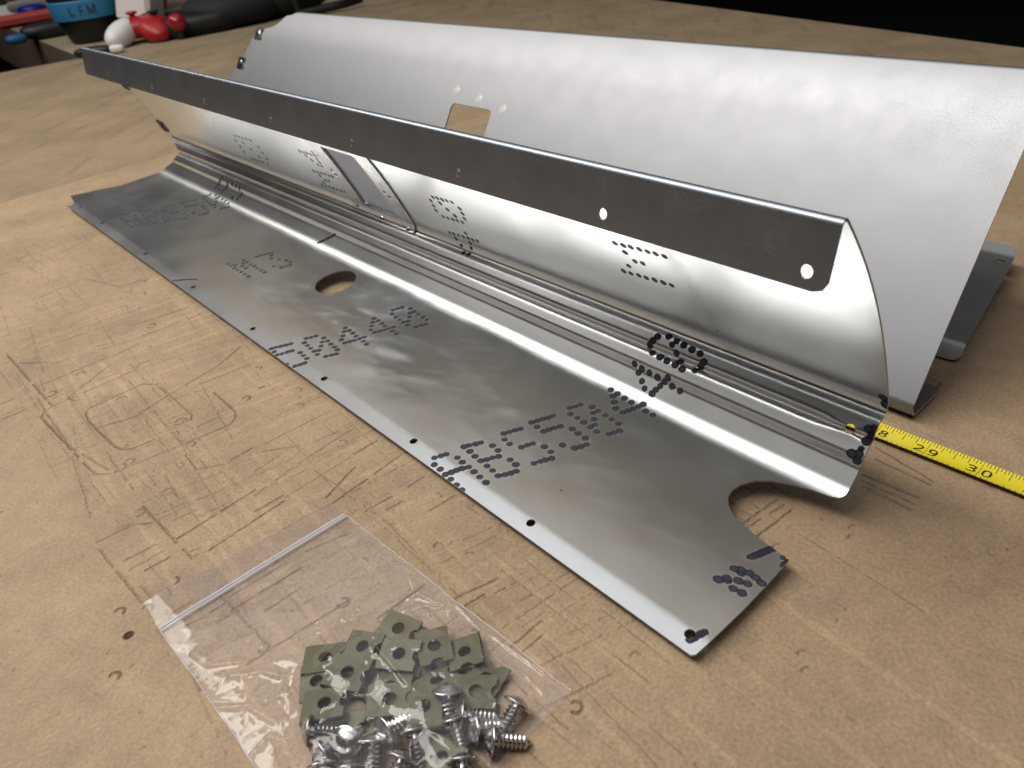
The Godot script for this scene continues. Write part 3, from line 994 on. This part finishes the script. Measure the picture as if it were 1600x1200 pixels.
func screws_in_the_bag() -> void:
	var zinc := mat(lin(0.56, 0.55, 0.55), 0.26, 1.0)
	var head := Tris.new()
	head.lathe([[0.0, 0.0024], [0.0012, 0.00232], [0.0024, 0.0019], [0.0033, 0.0012], [0.0038, 0.0007], [0.0044, 0.0006], [0.0047, 0.0003], [0.0047, 0.0], [0.0044, -0.0002], [0.0, -0.0002]], 28)
	var hm := head.mesh()
	var shank := Tris.new()
	var turns := 8
	var per := 14
	var prev: Array = []
	for i in turns * per + 1:             # a helical thread on a tapering core
		var a := TAU * i / per
		var y := -0.0008 - 0.0102 * i / (turns * per)
		var fade := 1.0 - smoothstep(0.86, 1.0, float(i) / (turns * per))
		var ring: Array = []
		for e in [[0.00150, -0.00030], [0.00235, 0.0], [0.00150, 0.00095]]:
			var r: float = lerpf(0.0005, e[0], fade)
			ring.append(Vector3(cos(a) * r, y - e[1] * 1.0, sin(a) * r))
		if i > 0:
			var out := Vector3(cos(a), 0, sin(a))
			for k in 2:
				var nn := (out + Vector3(0, 0.8 if k == 0 else -0.6, 0)).normalized()
				shank.quad(prev[k], ring[k], ring[k + 1], prev[k + 1], nn)
		prev = ring
	shank.lathe([[0.0015, -0.0001], [0.00150, -0.0095], [0.0004, -0.0118], [0.0, -0.0119]], 14)
	var sm := shank.mesh()
	var cross := Tris.new()
	for k in 2:
		var u := Vector3(1, 0, 0) if k == 0 else Vector3(0, 0, 1)
		var h := u * 0.0013 + Vector3(u.z, 0, u.x) * 0.0003 + Vector3(0, 0.00005, 0)
		cross.box(Vector3(-h.x, 0.00228 + k * 0.00001, -h.z), Vector3(h.x, 0.00241 + k * 0.00001, h.z), 0.00004)
	var cm := cross.mesh()
	var slot := mat(lin(0.03, 0.03, 0.03), 0.5, 0.6)
	# head x, z; tip x, z; heights of both; what tells it apart
	var spots: Array = [
		[-178.5, -32.2, -170.1, -42.2, 5.0, 3.2, "zinc screw at the far left of the screws, head towards the film edge"],
		[-167.7, -30.4, -167.6, -40.2, 4.6, 3.0, "zinc screw with its head low at the left, tip towards the nuts"],
		[-162.9, -38.4, -167.0, -43.7, 9.0, 3.5, "zinc screw whose round head faces up, left of the middle"],
		[-157.4, -45.1, -150.6, -39.2, 7.2, 3.0, "zinc screw with its head edge on, shank pointing to the near side"],
		[-157.4, -49.6, -157.6, -58.0, 7.6, 5.5, "zinc screw leaning between the near nuts, tip up against one"],
		[-150.2, -57.1, -140.2, -51.3, 7.0, 3.0, "zinc screw in the middle with head edge on and long shank"],
		[-143.3, -68.6, -132.9, -63.8, 7.8, 3.0, "zinc screw running from the centre right to the bottom"],
		[-143.9, -72.5, -136.2, -80.5, 6.6, 4.5, "zinc screw on its side at the top of the right cluster"],
		[-137.1, -72.3, -132.0, -81.7, 6.0, 3.0, "zinc screw under the top one in the right cluster"],
		[-130.4, -74.0, -124.2, -82.0, 6.0, 3.0, "zinc screw nearest the bag corner in the right cluster"],
		[-133.7, -88.4, -131.9, -78.6, 5.6, 3.4, "zinc screw at the far right pointing back to the others"],
		[-153.7, -73.7, -149.9, -69.7, 8.6, 3.4, "zinc screw head standing alone beside the upright nut"],
		[-146.3, -48.9, -142.2, -39.7, 6.4, 3.0, "zinc screw at the bottom with its head by the dark nut"],
		[-156.1, -34.8, -149.1, -30.0, 5.6, 3.0, "zinc screw at the bottom left, shank out of the picture"],
		[-163.4, -28.2, -154.2, -23.3, 5.4, 3.0, "zinc screw lowest of all at the near left"],
		[-131.6, -62.5, -123.1, -56.3, 5.4, 3.0, "zinc screw at the bottom right of the dark nut"],
	]
	for s in spots:
		var hp := Vector3(s[0], s[4], s[1]) / 1000.0
		var tp := Vector3(s[2], s[5] - 0.8, s[3]) / 1000.0
		var o := thing("screw", s[6], "screw", hp, "zinc screws in the bag")
		o.basis = Basis(Quaternion(Vector3.DOWN, (tp - hp).normalized())) * Basis(Vector3.UP, rng.randf() * TAU)
		o.basis = o.basis.scaled_local(Vector3.ONE * 1.16)
		part("head", hm, zinc, o)
		part("threaded_shank", sm, zinc, o)
		part("drive_cross", cm, slot, o)

# ---------------------------------------------------------------- the bag
func bag() -> void:
	var a := Vector2(-287.6, -10.2); var b := Vector2(-282.3, -99.6); var c := Vector2(-127.1, -107.6); var d := Vector2(-120.6, -14.6)
	var ridge := FastNoiseLite.new()
	ridge.seed = 4; ridge.frequency = 1.0 / 27.0; ridge.fractal_type = FastNoiseLite.FRACTAL_RIDGED; ridge.fractal_octaves = 3
	var soft := FastNoiseLite.new()
	soft.seed = 8; soft.frequency = 1.0 / 34.0
	var fine := FastNoiseLite.new()
	fine.seed = 11; fine.frequency = 1.0 / 9.0; fine.fractal_type = FastNoiseLite.FRACTAL_RIDGED; fine.fractal_octaves = 2
	var creases: Array = [
		[-212.8, -98.9, -201.7, -95.3, -194.6, -97.3, -186.3, -103.2],
		[-198.8, -85.9, -194.7, -94.1, -186.3, -103.2],
		[-194.0, -86.5, -189.9, -93.0, -186.3, -98.9, -174.8, -93.8],
		[-185.3, -103.0, -170.6, -101.9, -152.2, -96.4, -147.3, -96.8, -156.0, -92.8],
		[-167.3, -102.9, -154.4, -104.0, -146.6, -105.0, -138.8, -105.7],
		[-142.7, -91.1, -142.8, -100.0, -132.2, -99.4],
		[-185.5, -65.6, -163.5, -64.7],
		[-215.8, -11.3, -205.4, -21.1, -192.3, -25.2],
		[-222.0, -21.6, -215.4, -32.1, -208.0, -35.9],
		[-244.7, -15.7, -233.2, -18.7, -226.1, -27.4],
		[-187.6, -13.1, -189.4, -21.3, -182.0, -23.6],
		[-214.3, -67.7, -201.2, -71.6],
	]
	var crease_at := func(p: Vector2) -> float:
		var best := 0.0
		for cr in creases:
			for k in range(0, cr.size() - 3, 2):
				var q := Geometry2D.get_closest_point_to_segment(p, Vector2(cr[k], cr[k + 1]), Vector2(cr[k + 2], cr[k + 3]))
				var gap: float = p.distance_to(q)
				if gap < 4.0:
					best = maxf(best, exp(-gap / 0.75))
		return best
	var at := func(u: float, v: float) -> Vector2:
		var p := a.lerp(b, v).lerp(d.lerp(c, v), u)
		p += (b - a).normalized() * soft.get_noise_2d(u * 140.0, v * 20.0) * 1.4 * absf(v - 0.5) * smoothstep(0.1, 0.3, u)
		return p
	var over := func(u: float, v: float) -> float:
		var p: Vector2 = at.call(u, v)
		var heap := 0.0
		for q in [[-183.0, -59.3, 20.0, 9.6], [-163.8, -69.3, 22.0, 10.0], [-161.7, -41.3, 20.0, 9.4], [-139.2, -69.3, 20.0, 8.6]]:
			heap = maxf(heap, q[3] * (1.0 - smoothstep(0.55, 1.6, p.distance_to(Vector2(q[0], q[1])) / q[2])))
		var rim := smoothstep(0.0, 0.10, v) * smoothstep(0.0, 0.10, 1.0 - v) * smoothstep(0.0, 0.05, 1.0 - u)
		var crumple := smoothstep(0.22, 0.62, u) * (0.35 + 1.3 * absf(v - 0.45))
		var w := pow(ridge.get_noise_2d(p.x, p.y) * 0.5 + 0.5, 4.0) * 2.6 * crumple + (fine.get_noise_2d(p.x, p.y) * 0.5 + 0.5) * 0.35 * crumple
		w += (soft.get_noise_2d(p.x, p.y) * 0.5 + 0.5) * 0.6 * smoothstep(0.02, 0.2, u)
		return 0.55 + rim * (w + 0.5 + heap * 1.12) + 0.25 * (1.0 - rim) + 1.5 * crease_at.call(p)
	var film := func(lower: bool) -> ArrayMesh:
		var t := Tris.new()
		var nu := 90 if lower else 240; var nv := 60 if lower else 150
		var ps: Array = []
		for i in nu + 1:
			var row: Array = []
			for j in nv + 1:
				var u := float(i) / nu; var v := float(j) / nv
				var p: Vector2 = at.call(u, v)
				var h: float = 0.35 + 0.22 * soft.get_noise_2d(p.x * 2.0, p.y * 2.0) if lower else over.call(u, v)
				row.append(Vector3(p.x, h, p.y) / 1000.0)
			ps.append(row)
		var ns: Array = []
		for i in nu + 1:
			var row: Array = []
			for j in nv + 1:
				var e: Vector3 = ps[mini(i + 1, nu)][j] - ps[maxi(i - 1, 0)][j]
				var f: Vector3 = ps[i][mini(j + 1, nv)] - ps[i][maxi(j - 1, 0)]
				var q: Vector3 = e.cross(f).normalized()
				row.append(q if q.y > 0 else -q)
			ns.append(row)
		for i in nu:
			for j in nv:
				t.tri(ps[i][j], ps[i + 1][j], ps[i + 1][j + 1], ns[i][j], ns[i + 1][j], ns[i + 1][j + 1])
				t.tri(ps[i][j], ps[i + 1][j + 1], ps[i][j + 1], ns[i][j], ns[i + 1][j + 1], ns[i][j + 1])
		return t.mesh()
	var clear := mat(Color(0.92, 0.92, 0.96, 0.03), 0.06)
	clear.transparency = BaseMaterial3D.TRANSPARENCY_ALPHA
	clear.metallic_specular = 0.46
	clear.cull_mode = BaseMaterial3D.CULL_DISABLED
	var o := thing("zip_bag", "clear plastic zip bag of olive clip nuts and zinc screws", "plastic bag")
	part("upper_film", film.call(false), clear, o)
	part("lower_film", film.call(true), clear, o)
	var white := mat(Color(0.93, 0.93, 0.97, 0.42), 0.24)
	white.transparency = BaseMaterial3D.TRANSPARENCY_ALPHA
	for k in 2:
		var path := PackedVector3Array()
		for j in 41:
			var v := j / 40.0
			var u := 0.088 + 0.012 * k + 0.030 * (1.0 - v)
			var p: Vector2 = at.call(u, v)
			path.append(Vector3(p.x, maxf(over.call(u, v), 1.0) + 0.1, p.y) / 1000.0)
		var t := Tris.new()
		t.tube(path, 0.00055, 8)
		part("zip_rib", t.mesh(), white, o)
	var faint := mat(Color(0.93, 0.93, 0.97, 0.2), 0.2)
	faint.transparency = BaseMaterial3D.TRANSPARENCY_ALPHA
	for v in [0.0, 1.0]:       # the welded side seams
		var path := PackedVector3Array()
		for j in 80:
			var u := 0.10 + 0.90 * j / 79.0
			var p: Vector2 = at.call(u, v)
			path.append(Vector3(p.x, 0.75 + 0.35 * fine.get_noise_2d(p.x * 3.0, p.y), p.y) / 1000.0)
		var t := Tris.new()
		t.tube(path, 0.00026, 6)
		part("side_seam", t.mesh(), faint, o)

# ---------------------------------------------------------------- the tape measure
func tape() -> void:
	var n := 2048
	var hgt := 128
	var im := Image.create(n, hgt, false, Image.FORMAT_RGB8)
	im.fill(Color8(226, 208, 52))
	var k := n / 160.0             # texels per mm; the strip is 160 mm long, from 27.2 in to 33.5 in
	var ink_c := Color8(22, 22, 20)
	var start := 28.0 * 25.4 - 20.0
	for i in range(16 * 27, 16 * 34):
		var mm := i * 25.4 / 16.0 - start
		if mm < 0.0 or mm > 160.0:
			continue
		var frac := 0.16
		if i % 2 == 0: frac = 0.22
		if i % 4 == 0: frac = 0.33
		if i % 8 == 0: frac = 0.45
		if i % 16 == 0: frac = 1.0
		im.fill_rect(Rect2i(int(mm * k) - 2, 0, 4 if frac < 1.0 else 3, int(hgt * frac)), ink_c)
	for i in range(10 * 27, 10 * 34):
		var mm := i * 2.54 - start
		if mm >= 0.0 and mm <= 160.0 and i % 10 != 0:
			im.fill_rect(Rect2i(int(mm * k) - 2, int(hgt * (0.90 if i % 5 else 0.84)), 4, hgt), ink_c)
	var m := StandardMaterial3D.new()
	m.albedo_texture = texture(im)
	m.roughness = 0.45
	m.metallic_specular = 0.4
	m.clearcoat_enabled = true
	m.clearcoat = 0.3
	m.clearcoat_roughness = 0.25
	# the blade is a shallow trough 13 mm wide; its inch marks were read off the picture
	var dir := Vector3(22.66, 0, -0.55).normalized()
	var q9 := 0.899       # this world's tape millimetre
	var across := Vector3(-dir.z, 0, dir.x)
	var inch29 := Vector3(-96.8, 0, -309.6)
	var origin := inch29 - dir * 45.4 * q9
	var t := Tris.new(); var under := Tris.new()
	var half := 5.9
	var prof := func(q: float) -> Vector2: return Vector2(q * half, 2.2 + 0.9 * q * q)
	for i in 40:
		for j in 12:
			var e: Array = []
			for w in [[i, j], [i + 1, j], [i + 1, j + 1], [i, j + 1]]:
				var q: float = -1.0 + 2.0 * w[1] / 12.0
				var pr: Vector2 = prof.call(q)
				var p: Vector3 = origin + dir * (4.0 * q9 * w[0]) + across * pr.x + Vector3.UP * pr.y
				var nn := (Vector3.UP * half - across * 1.8 * q).normalized()
				e.append([p / 1000.0, nn, Vector2(w[0] / 40.0, w[1] / 12.0)])
			t.tri(e[0][0], e[1][0], e[2][0], e[0][1], e[1][1], e[2][1], e[0][2], e[1][2], e[2][2])
			t.tri(e[0][0], e[2][0], e[3][0], e[0][1], e[2][1], e[3][1], e[0][2], e[2][2], e[3][2])
			var dn := Vector3(0, -0.00022, 0)
			under.tri(e[0][0] + dn, e[1][0] + dn, e[2][0] + dn, -e[0][1], -e[1][1], -e[2][1])
			under.tri(e[0][0] + dn, e[2][0] + dn, e[3][0] + dn, -e[0][1], -e[2][1], -e[3][1])
	var o := thing("tape_measure", "yellow tape measure blade lying along the far side of the printed panel", "tape measure")
	part("blade", t.mesh(), m, o)
	part("blade_back", under.mesh(), mat(lin(0.55, 0.47, 0.05), 0.5), o)
	var font := SystemFont.new()
	font.font_names = PackedStringArray(["Droid Sans"])
	var black := mat(lin(0.012, 0.012, 0.012), 0.5)
	for num in [28, 29, 30, 31]:
		for c in 2:
			var tm := TextMesh.new()
			tm.font = font
			tm.text = str(num)[c]
			tm.font_size = 64
			tm.pixel_size = 0.000105
			tm.depth = 0.00004
			tm.curve_step = 1.0
			var mm: float = q9 * ((num - 29) * 25.4 + (-3.4 if c == 0 else 3.4))
			var pos: Vector3 = inch29 + dir * mm + across * 0.8 + Vector3.UP * 2.50
			var d := part("numeral", tm, black, o, pos / 1000.0)
			d.basis = Basis(dir * 1.25, -across, Vector3.UP)

# ---------------------------------------------------------------- the second bench and what lies on it
func cable(called: String, label: String, pts: Array, r: float, m: Material, group := "") -> void:
	var cv := Curve3D.new()
	for i in pts.size():
		var p: Vector3 = pts[i]
		var a: Vector3 = pts[maxi(i - 1, 0)]; var b: Vector3 = pts[mini(i + 1, pts.size() - 1)]
		cv.add_point(p, (a - b) / 6.0, (b - a) / 6.0)
	cv.bake_interval = 0.03
	var t := Tris.new()
	t.tube(cv.get_baked_points(), r, 8)
	var o := thing(called, label, "cable", Vector3.ZERO, group)
	part("lead", t.mesh(), m, o)

func far_things() -> void:
	var wood := mat(lin(0.30, 0.245, 0.165), 0.75)
	var wood_edge := mat(lin(0.12, 0.08, 0.05), 0.85)
	var black := mat(lin(0.008, 0.008, 0.009), 0.5)
	var soft_black := mat(lin(0.012, 0.012, 0.014), 0.8)
	var red := mat(lin(0.36, 0.012, 0.014), 0.4)
	var white := mat(lin(0.72, 0.71, 0.69), 0.45)
	var o := thing("side_bench", "dark worn wooden side bench beyond the left edge of the main bench", "workbench")
	var ol := points([-2.036, -0.487, -3.268, -0.569, -6.0, -0.75, -6.0, -3.0, -2.1, -2.6, -1.82, -1.50, -2.01, -0.62])
	var t := Tris.new()
	var ix := Geometry2D.triangulate_polygon(ol)
	for i in range(0, ix.size(), 3):
		var w: Array = []
		for e in 3:
			w.append(Vector3(ol[ix[i + e]].x, -0.003, ol[ix[i + e]].y))
		t.tri(w[0], w[1], w[2], Vector3.UP, Vector3.UP, Vector3.UP)
	part("bench_top", t.mesh(), wood, o)
	t = Tris.new()
	for i in ol.size():
		var p := ol[i]; var q := ol[(i + 1) % ol.size()]
		var nn := Vector3(q.y - p.y, 0, p.x - q.x).normalized()
		if Geometry2D.is_point_in_polygon((p + q) / 2 + Vector2(nn.x, nn.z) * 0.01, ol):
			nn = -nn
		t.quad(Vector3(p.x, -0.003, p.y), Vector3(q.x, -0.003, q.y), Vector3(q.x, -0.14, q.y), Vector3(p.x, -0.14, p.y), nn)
	part("edge_band", t.mesh(), wood_edge, o)
	for p in [[-2.2, -0.75], [-5.8, -0.95], [-5.8, -2.8]]:
		t = Tris.new()
		t.box(Vector3(-0.06, -0.9, -0.06), Vector3(0.06, -0.141, 0.06), 0.005)
		part("leg", t.mesh(), wood_edge, o, Vector3(p[0], 0, p[1]))

	# insulated cup with a blue band
	var cup := thing("travel_cup", "black insulated cup with a blue band lettered LFM", "cup", Vector3(-2.324, -0.002, -0.602))
	t = Tris.new()
	t.lathe([[0.0, 0.0], [0.068, 0.0], [0.074, 0.006], [0.092, 0.066], [0.096, 0.074], [0.0, 0.074]], 40)
	part("body", t.mesh(), black, cup)
	t = Tris.new()
	t.lathe([[0.0955, 0.070], [0.1025, 0.072], [0.1065, 0.122], [0.1055, 0.126], [0.100, 0.126]], 40)
	var band := part("band", t.mesh(), mat(lin(0.035, 0.20, 0.40), 0.5), cup)
	t = Tris.new()
	t.lathe([[0.100, 0.122], [0.102, 0.132], [0.104, 0.200], [0.100, 0.214], [0.088, 0.216], [0.086, 0.206], [0.0, 0.204]], 40)
	part("lid", t.mesh(), black, cup)
	var font := SystemFont.new()
	font.font_names = PackedStringArray(["Droid Sans"])
	var facing := atan2(EYE.x - cup.position.x, EYE.z - cup.position.z)
	for k in 3:
		var tm := TextMesh.new()
		tm.font = font
		tm.text = "LFM"[k]
		tm.font_size = 64
		tm.pixel_size = 0.00055
		tm.depth = 0.002
		var a := facing - 0.12 + (k - 1) * 0.30
		var n3 := Vector3(sin(a), 0, cos(a))
		var d := part("letter", tm, soft_black, band, n3 * 0.1045 + Vector3(0, 0.098, 0))
		d.basis = Basis(Vector3(cos(a), 0, -sin(a)), Vector3.UP, n3)

	# game controller: a body with two grips, sticks on top
	var pad := thing("game_controller", "red and white game controller lying at the bench edge", "game controller", Vector3(-2.092, -0.002, -0.649))
	var view := Vector3(EYE.x - pad.position.x, 0, EYE.z - pad.position.z).normalized()
	var side := Vector3(view.z, 0, -view.x)
	var pb := Basis(side, Vector3.UP, view)
	t = Tris.new()
	t.blob(Vector3(0, 0.062, -0.02), Vector3(0.135, 0.045, 0.085), Basis.IDENTITY, 14, 28, 2.6)
	t.blob(Vector3(0.050, 0.050, 0.055), Vector3(0.062, 0.046, 0.090), Basis.from_euler(Vector3(0.35, 0.50, 0.25)), 12, 22, 2.2)
	var bd := part("body", t.mesh(), red, pad)
	bd.basis = pb
	t = Tris.new()
	t.blob(Vector3(-0.088, 0.052, 0.045), Vector3(0.052, 0.050, 0.095), Basis.from_euler(Vector3(0.30, -0.75, -0.15)), 14, 24, 2.2)
	var gp := part("grip", t.mesh(), white, pad)
	gp.basis = pb
	gp.set_meta("label", "white left grip of the red controller")
	for s in [[-0.02, 0.105, -0.02], [0.07, 0.098, 0.0]]:
		t = Tris.new()
		t.lathe([[0.012, -0.02], [0.012, 0.008], [0.024, 0.014], [0.024, 0.022], [0.018, 0.024], [0.0, 0.021]], 20)
		part("thumb_stick", t.mesh(), red if s[0] < 0.0 else soft_black, pad, pb * Vector3(s[0], s[1], s[2]))
	t = Tris.new()
	t.box(Vector3(0.02, 0.108, -0.03), Vector3(0.05, 0.112, -0.02), 0.001)
	var lb := part("button", t.mesh(), soft_black, pad)
	lb.basis = pb

	# stop switch: a pale box, a yellow disc and a red mushroom button
	var stop := thing("stop_switch", "pale grey stop switch box with yellow disc and red mushroom button", "emergency stop", Vector3(-2.19, 0.028, -0.690))
	stop.basis = pb * Basis.from_euler(Vector3(0.25, 0.95, -0.12))
	t = Tris.new()
	t.box(Vector3(-0.10, 0.0, -0.09), Vector3(0.05, 0.19, 0.09), 0.018)
	part("housing", t.mesh(), white, stop)
	var turn := Basis(Vector3(0, 0, 1), -PI / 2)
	t = Tris.new()
	t.lathe([[0.075, 0.0], [0.078, 0.004], [0.078, 0.022], [0.070, 0.028], [0.0, 0.028]], 32)
	part("disc", t.mesh(), mat(lin(0.55, 0.40, 0.015), 0.45), stop, Vector3(0.0505, 0.10, 0.0)).basis = turn
	t = Tris.new()
	t.lathe([[0.030, 0.0], [0.030, 0.020], [0.054, 0.026], [0.056, 0.042], [0.046, 0.056], [0.0, 0.062]], 32)
	part("button", t.mesh(), red, stop, Vector3(0.079, 0.10, 0.0)).basis = turn
	# what it rests on
	var crate := thing("black_case", "black padded case heaped behind the controller", "case", Vector3(-2.198, -0.002, -0.795))
	crate.basis = pb
	t = Tris.new()
	t.blob(Vector3(0.0, 0.055, -0.10), Vector3(0.26, 0.058, 0.14), Basis.IDENTITY, 12, 24, 4.0)
	part("body", t.mesh(), soft_black, crate)
	t = Tris.new()
	t.tube(PackedVector3Array([Vector3(-0.12, 0.10, 0.02), Vector3(-0.06, 0.13, 0.05), Vector3(0.06, 0.13, 0.05), Vector3(0.12, 0.10, 0.02)]), 0.010, 8)
	part("handle", t.mesh(), black, crate)

	# joystick with a red ball
	var stick := thing("joystick", "black joystick base with a glossy red ball knob", "joystick", Vector3(-2.045, -0.002, -0.705))
	stick.basis = pb
	t = Tris.new()
	t.blob(Vector3(0.08, 0.030, -0.02), Vector3(0.11, 0.034, 0.08), Basis.IDENTITY, 12, 24, 3.6)
	part("base", t.mesh(), black, stick)
	t = Tris.new()
	t.lathe([[0.010, 0.0], [0.010, 0.06]], 12)
	part("stem", t.mesh(), black, stick, Vector3(0.015, -0.005, 0.085))
	t = Tris.new()
	t.blob(Vector3(0.015, 0.050, 0.085), Vector3(0.026, 0.026, 0.026))
	part("ball_knob", t.mesh(), mat(lin(0.30, 0.01, 0.015), 0.15), stick)

	# a dark bag and rolled leads to the right of it
	var sack := thing("black_bag", "slumped black cloth bag beside the joystick at the bench corner", "bag", Vector3(-2.067, -0.002, -0.872))
	t = Tris.new()
	t.blob(Vector3(0, 0.085, 0), Vector3(0.17, 0.095, 0.19), Basis.IDENTITY, 12, 24, 2.6)
	t.blob(Vector3(0.02, 0.10, -0.24), Vector3(0.19, 0.11, 0.17), Basis.from_euler(Vector3(0, 0.5, 0.2)), 12, 24, 2.4)
	part("body", t.mesh(), soft_black, sack)
	t = Tris.new()
	t.tube(PackedVector3Array([Vector3(0.05, 0.17, 0.02), Vector3(0.12, 0.20, -0.06), Vector3(0.13, 0.19, -0.16), Vector3(0.06, 0.19, -0.22)]), 0.012, 8)
	part("strap", t.mesh(), black, sack)
	cable("black_lead", "black lead looped over the cloth bag", [Vector3(-2.018, 0.015, -0.826), Vector3(-1.968, 0.122, -0.872), Vector3(-1.914, 0.152, -0.934), Vector3(-1.907, 0.015, -0.970)], 0.0084, black, "leads on the side bench")
	cable("black_lead", "black lead trailing along the edge past the bag's far end", [Vector3(-1.904, 0.010, -0.963), Vector3(-1.891, 0.012, -1.014), Vector3(-1.878, 0.015, -1.077), Vector3(-1.908, 0.015, -1.147)], 0.0099, black, "leads on the side bench")
	cable("grey_lead", "thin grey lead lying across the cloth bag", [Vector3(-2.002, 0.129, -0.847), Vector3(-1.996, 0.144, -0.880), Vector3(-2.016, 0.141, -0.911)], 0.0046, mat(lin(0.10, 0.10, 0.10), 0.6), "leads on the side bench")

	# small tools left of the cup
	var cutter := thing("box_cutter", "red and black hand tool lying left of the cup", "hand tool", Vector3(-2.626, -0.002, -0.567))
	cutter.basis = pb * Basis(Vector3.UP, 0.25)
	t = Tris.new()
	t.box(Vector3(-0.15, 0.045, -0.05), Vector3(0.15, 0.085, 0.02), 0.012)
	part("red_handle", t.mesh(), mat(lin(0.32, 0.035, 0.03), 0.5), cutter)
	t = Tris.new()
	t.blob(Vector3(0.05, 0.026, 0.04), Vector3(0.15, 0.028, 0.05), Basis.IDENTITY, 10, 20, 3.0)
	part("black_body", t.mesh(), black, cutter)
	t = Tris.new()
	t.blob(Vector3(-0.12, 0.016, 0.07), Vector3(0.035, 0.016, 0.025), Basis.IDENTITY, 8, 14, 3.0)
	part("blue_tip", t.mesh(), mat(lin(0.02, 0.09, 0.25), 0.5), cutter)
	var cap := thing("blue_cap", "deep blue cap beside clear tubing at the far left", "cap", Vector3(-3.057, -0.002, -0.636))
	t = Tris.new()
	t.lathe([[0.052, 0.0], [0.056, 0.01], [0.054, 0.06], [0.044, 0.072], [0.0, 0.074]], 28)
	part("shell", t.mesh(), mat(lin(0.012, 0.014, 0.22), 0.4), cap)
	t = Tris.new()
	t.lathe([[0.058, 0.0], [0.060, 0.004], [0.060, 0.012], [0.055, 0.014]], 28)
	part("rim", t.mesh(), mat(lin(0.012, 0.014, 0.18), 0.4), cap)
	cable("clear_tube", "pale clear tubing curving behind the red hand tool", [Vector3(-3.325, 0.038, -0.636), Vector3(-3.006, 0.057, -0.684), Vector3(-2.784, 0.053, -0.684), Vector3(-2.603, 0.076, -0.657), Vector3(-2.452, 0.076, -0.657)], 0.0182, mat(lin(0.30, 0.29, 0.28), 0.35), "leads on the side bench")
	var box := thing("white_box", "white cardboard box with dark print at the far left top", "box", Vector3(-3.492, -0.002, -0.699))
	box.basis = pb
	t = Tris.new()
	t.box(Vector3(-0.17, 0.0, -0.12), Vector3(0.12, 0.24, 0.12), 0.004)
	part("carton", t.mesh(), white, box)
	t = Tris.new()
	t.box(Vector3(-0.08, 0.06, 0.1205), Vector3(0.08, 0.09, 0.1215), 0.0)
	part("printed_strip", t.mesh(), soft_black, box)
	cable("orange_wire", "thin orange wire over the white box", [Vector3(-3.501, 0.008, -0.624), Vector3(-3.335, 0.091, -0.668), Vector3(-3.194, 0.152, -0.719), Vector3(-3.308, 0.198, -0.734)], 0.0061, mat(lin(0.25, 0.10, 0.03), 0.5), "leads on the side bench")
	var pouch := thing("brown_pouch", "dark brown pouch behind the cup's left side", "pouch", Vector3(-2.747, -0.002, -0.786))
	t = Tris.new()
	t.blob(Vector3(0, 0.15, 0), Vector3(0.22, 0.16, 0.16), Basis.IDENTITY, 12, 24, 3.0)
	part("body", t.mesh(), mat(lin(0.022, 0.010, 0.008), 0.8), pouch)
	t = Tris.new()
	t.box(Vector3(-0.16, 0.25, 0.10), Vector3(0.16, 0.27, 0.165), 0.006)
	part("flap_strap", t.mesh(), soft_black, pouch)
	var bit := thing("pen_knife", "small black and white pocket tool at the bench edge below the controller", "pocket tool", Vector3(-1.997, 0.001, -0.518))
	bit.basis = pb * Basis(Vector3.UP, -0.3)
	t = Tris.new()
	t.blob(Vector3(-0.02, 0.012, 0), Vector3(0.055, 0.013, 0.02), Basis.IDENTITY, 8, 16, 3.0)
	part("handle", t.mesh(), black, bit)
	t = Tris.new()
	t.blob(Vector3(0.045, 0.011, 0), Vector3(0.022, 0.011, 0.014), Basis.IDENTITY, 8, 16, 3.0)
	part("cap", t.mesh(), white, bit)

	for o2 in [cup, stop, crate, stick, sack, cutter, cap, box, pouch, bit]:
		o2.scale = Vector3.ONE * 0.77
	pad.scale = Vector3.ONE * 0.52
	sack.scale = Vector3(0.62, 0.45, 0.62)
	crate.scale = Vector3(0.6, 0.30, 0.6)
	stop.scale = Vector3.ONE * 0.5

func _ready() -> void:
	rng.seed = 20240
	set_the_stage()
	bench()
	front_panel()
	rear_panel()
	tape()
	nuts_in_the_bag()
	screws_in_the_bag()
	bag()
	far_things()
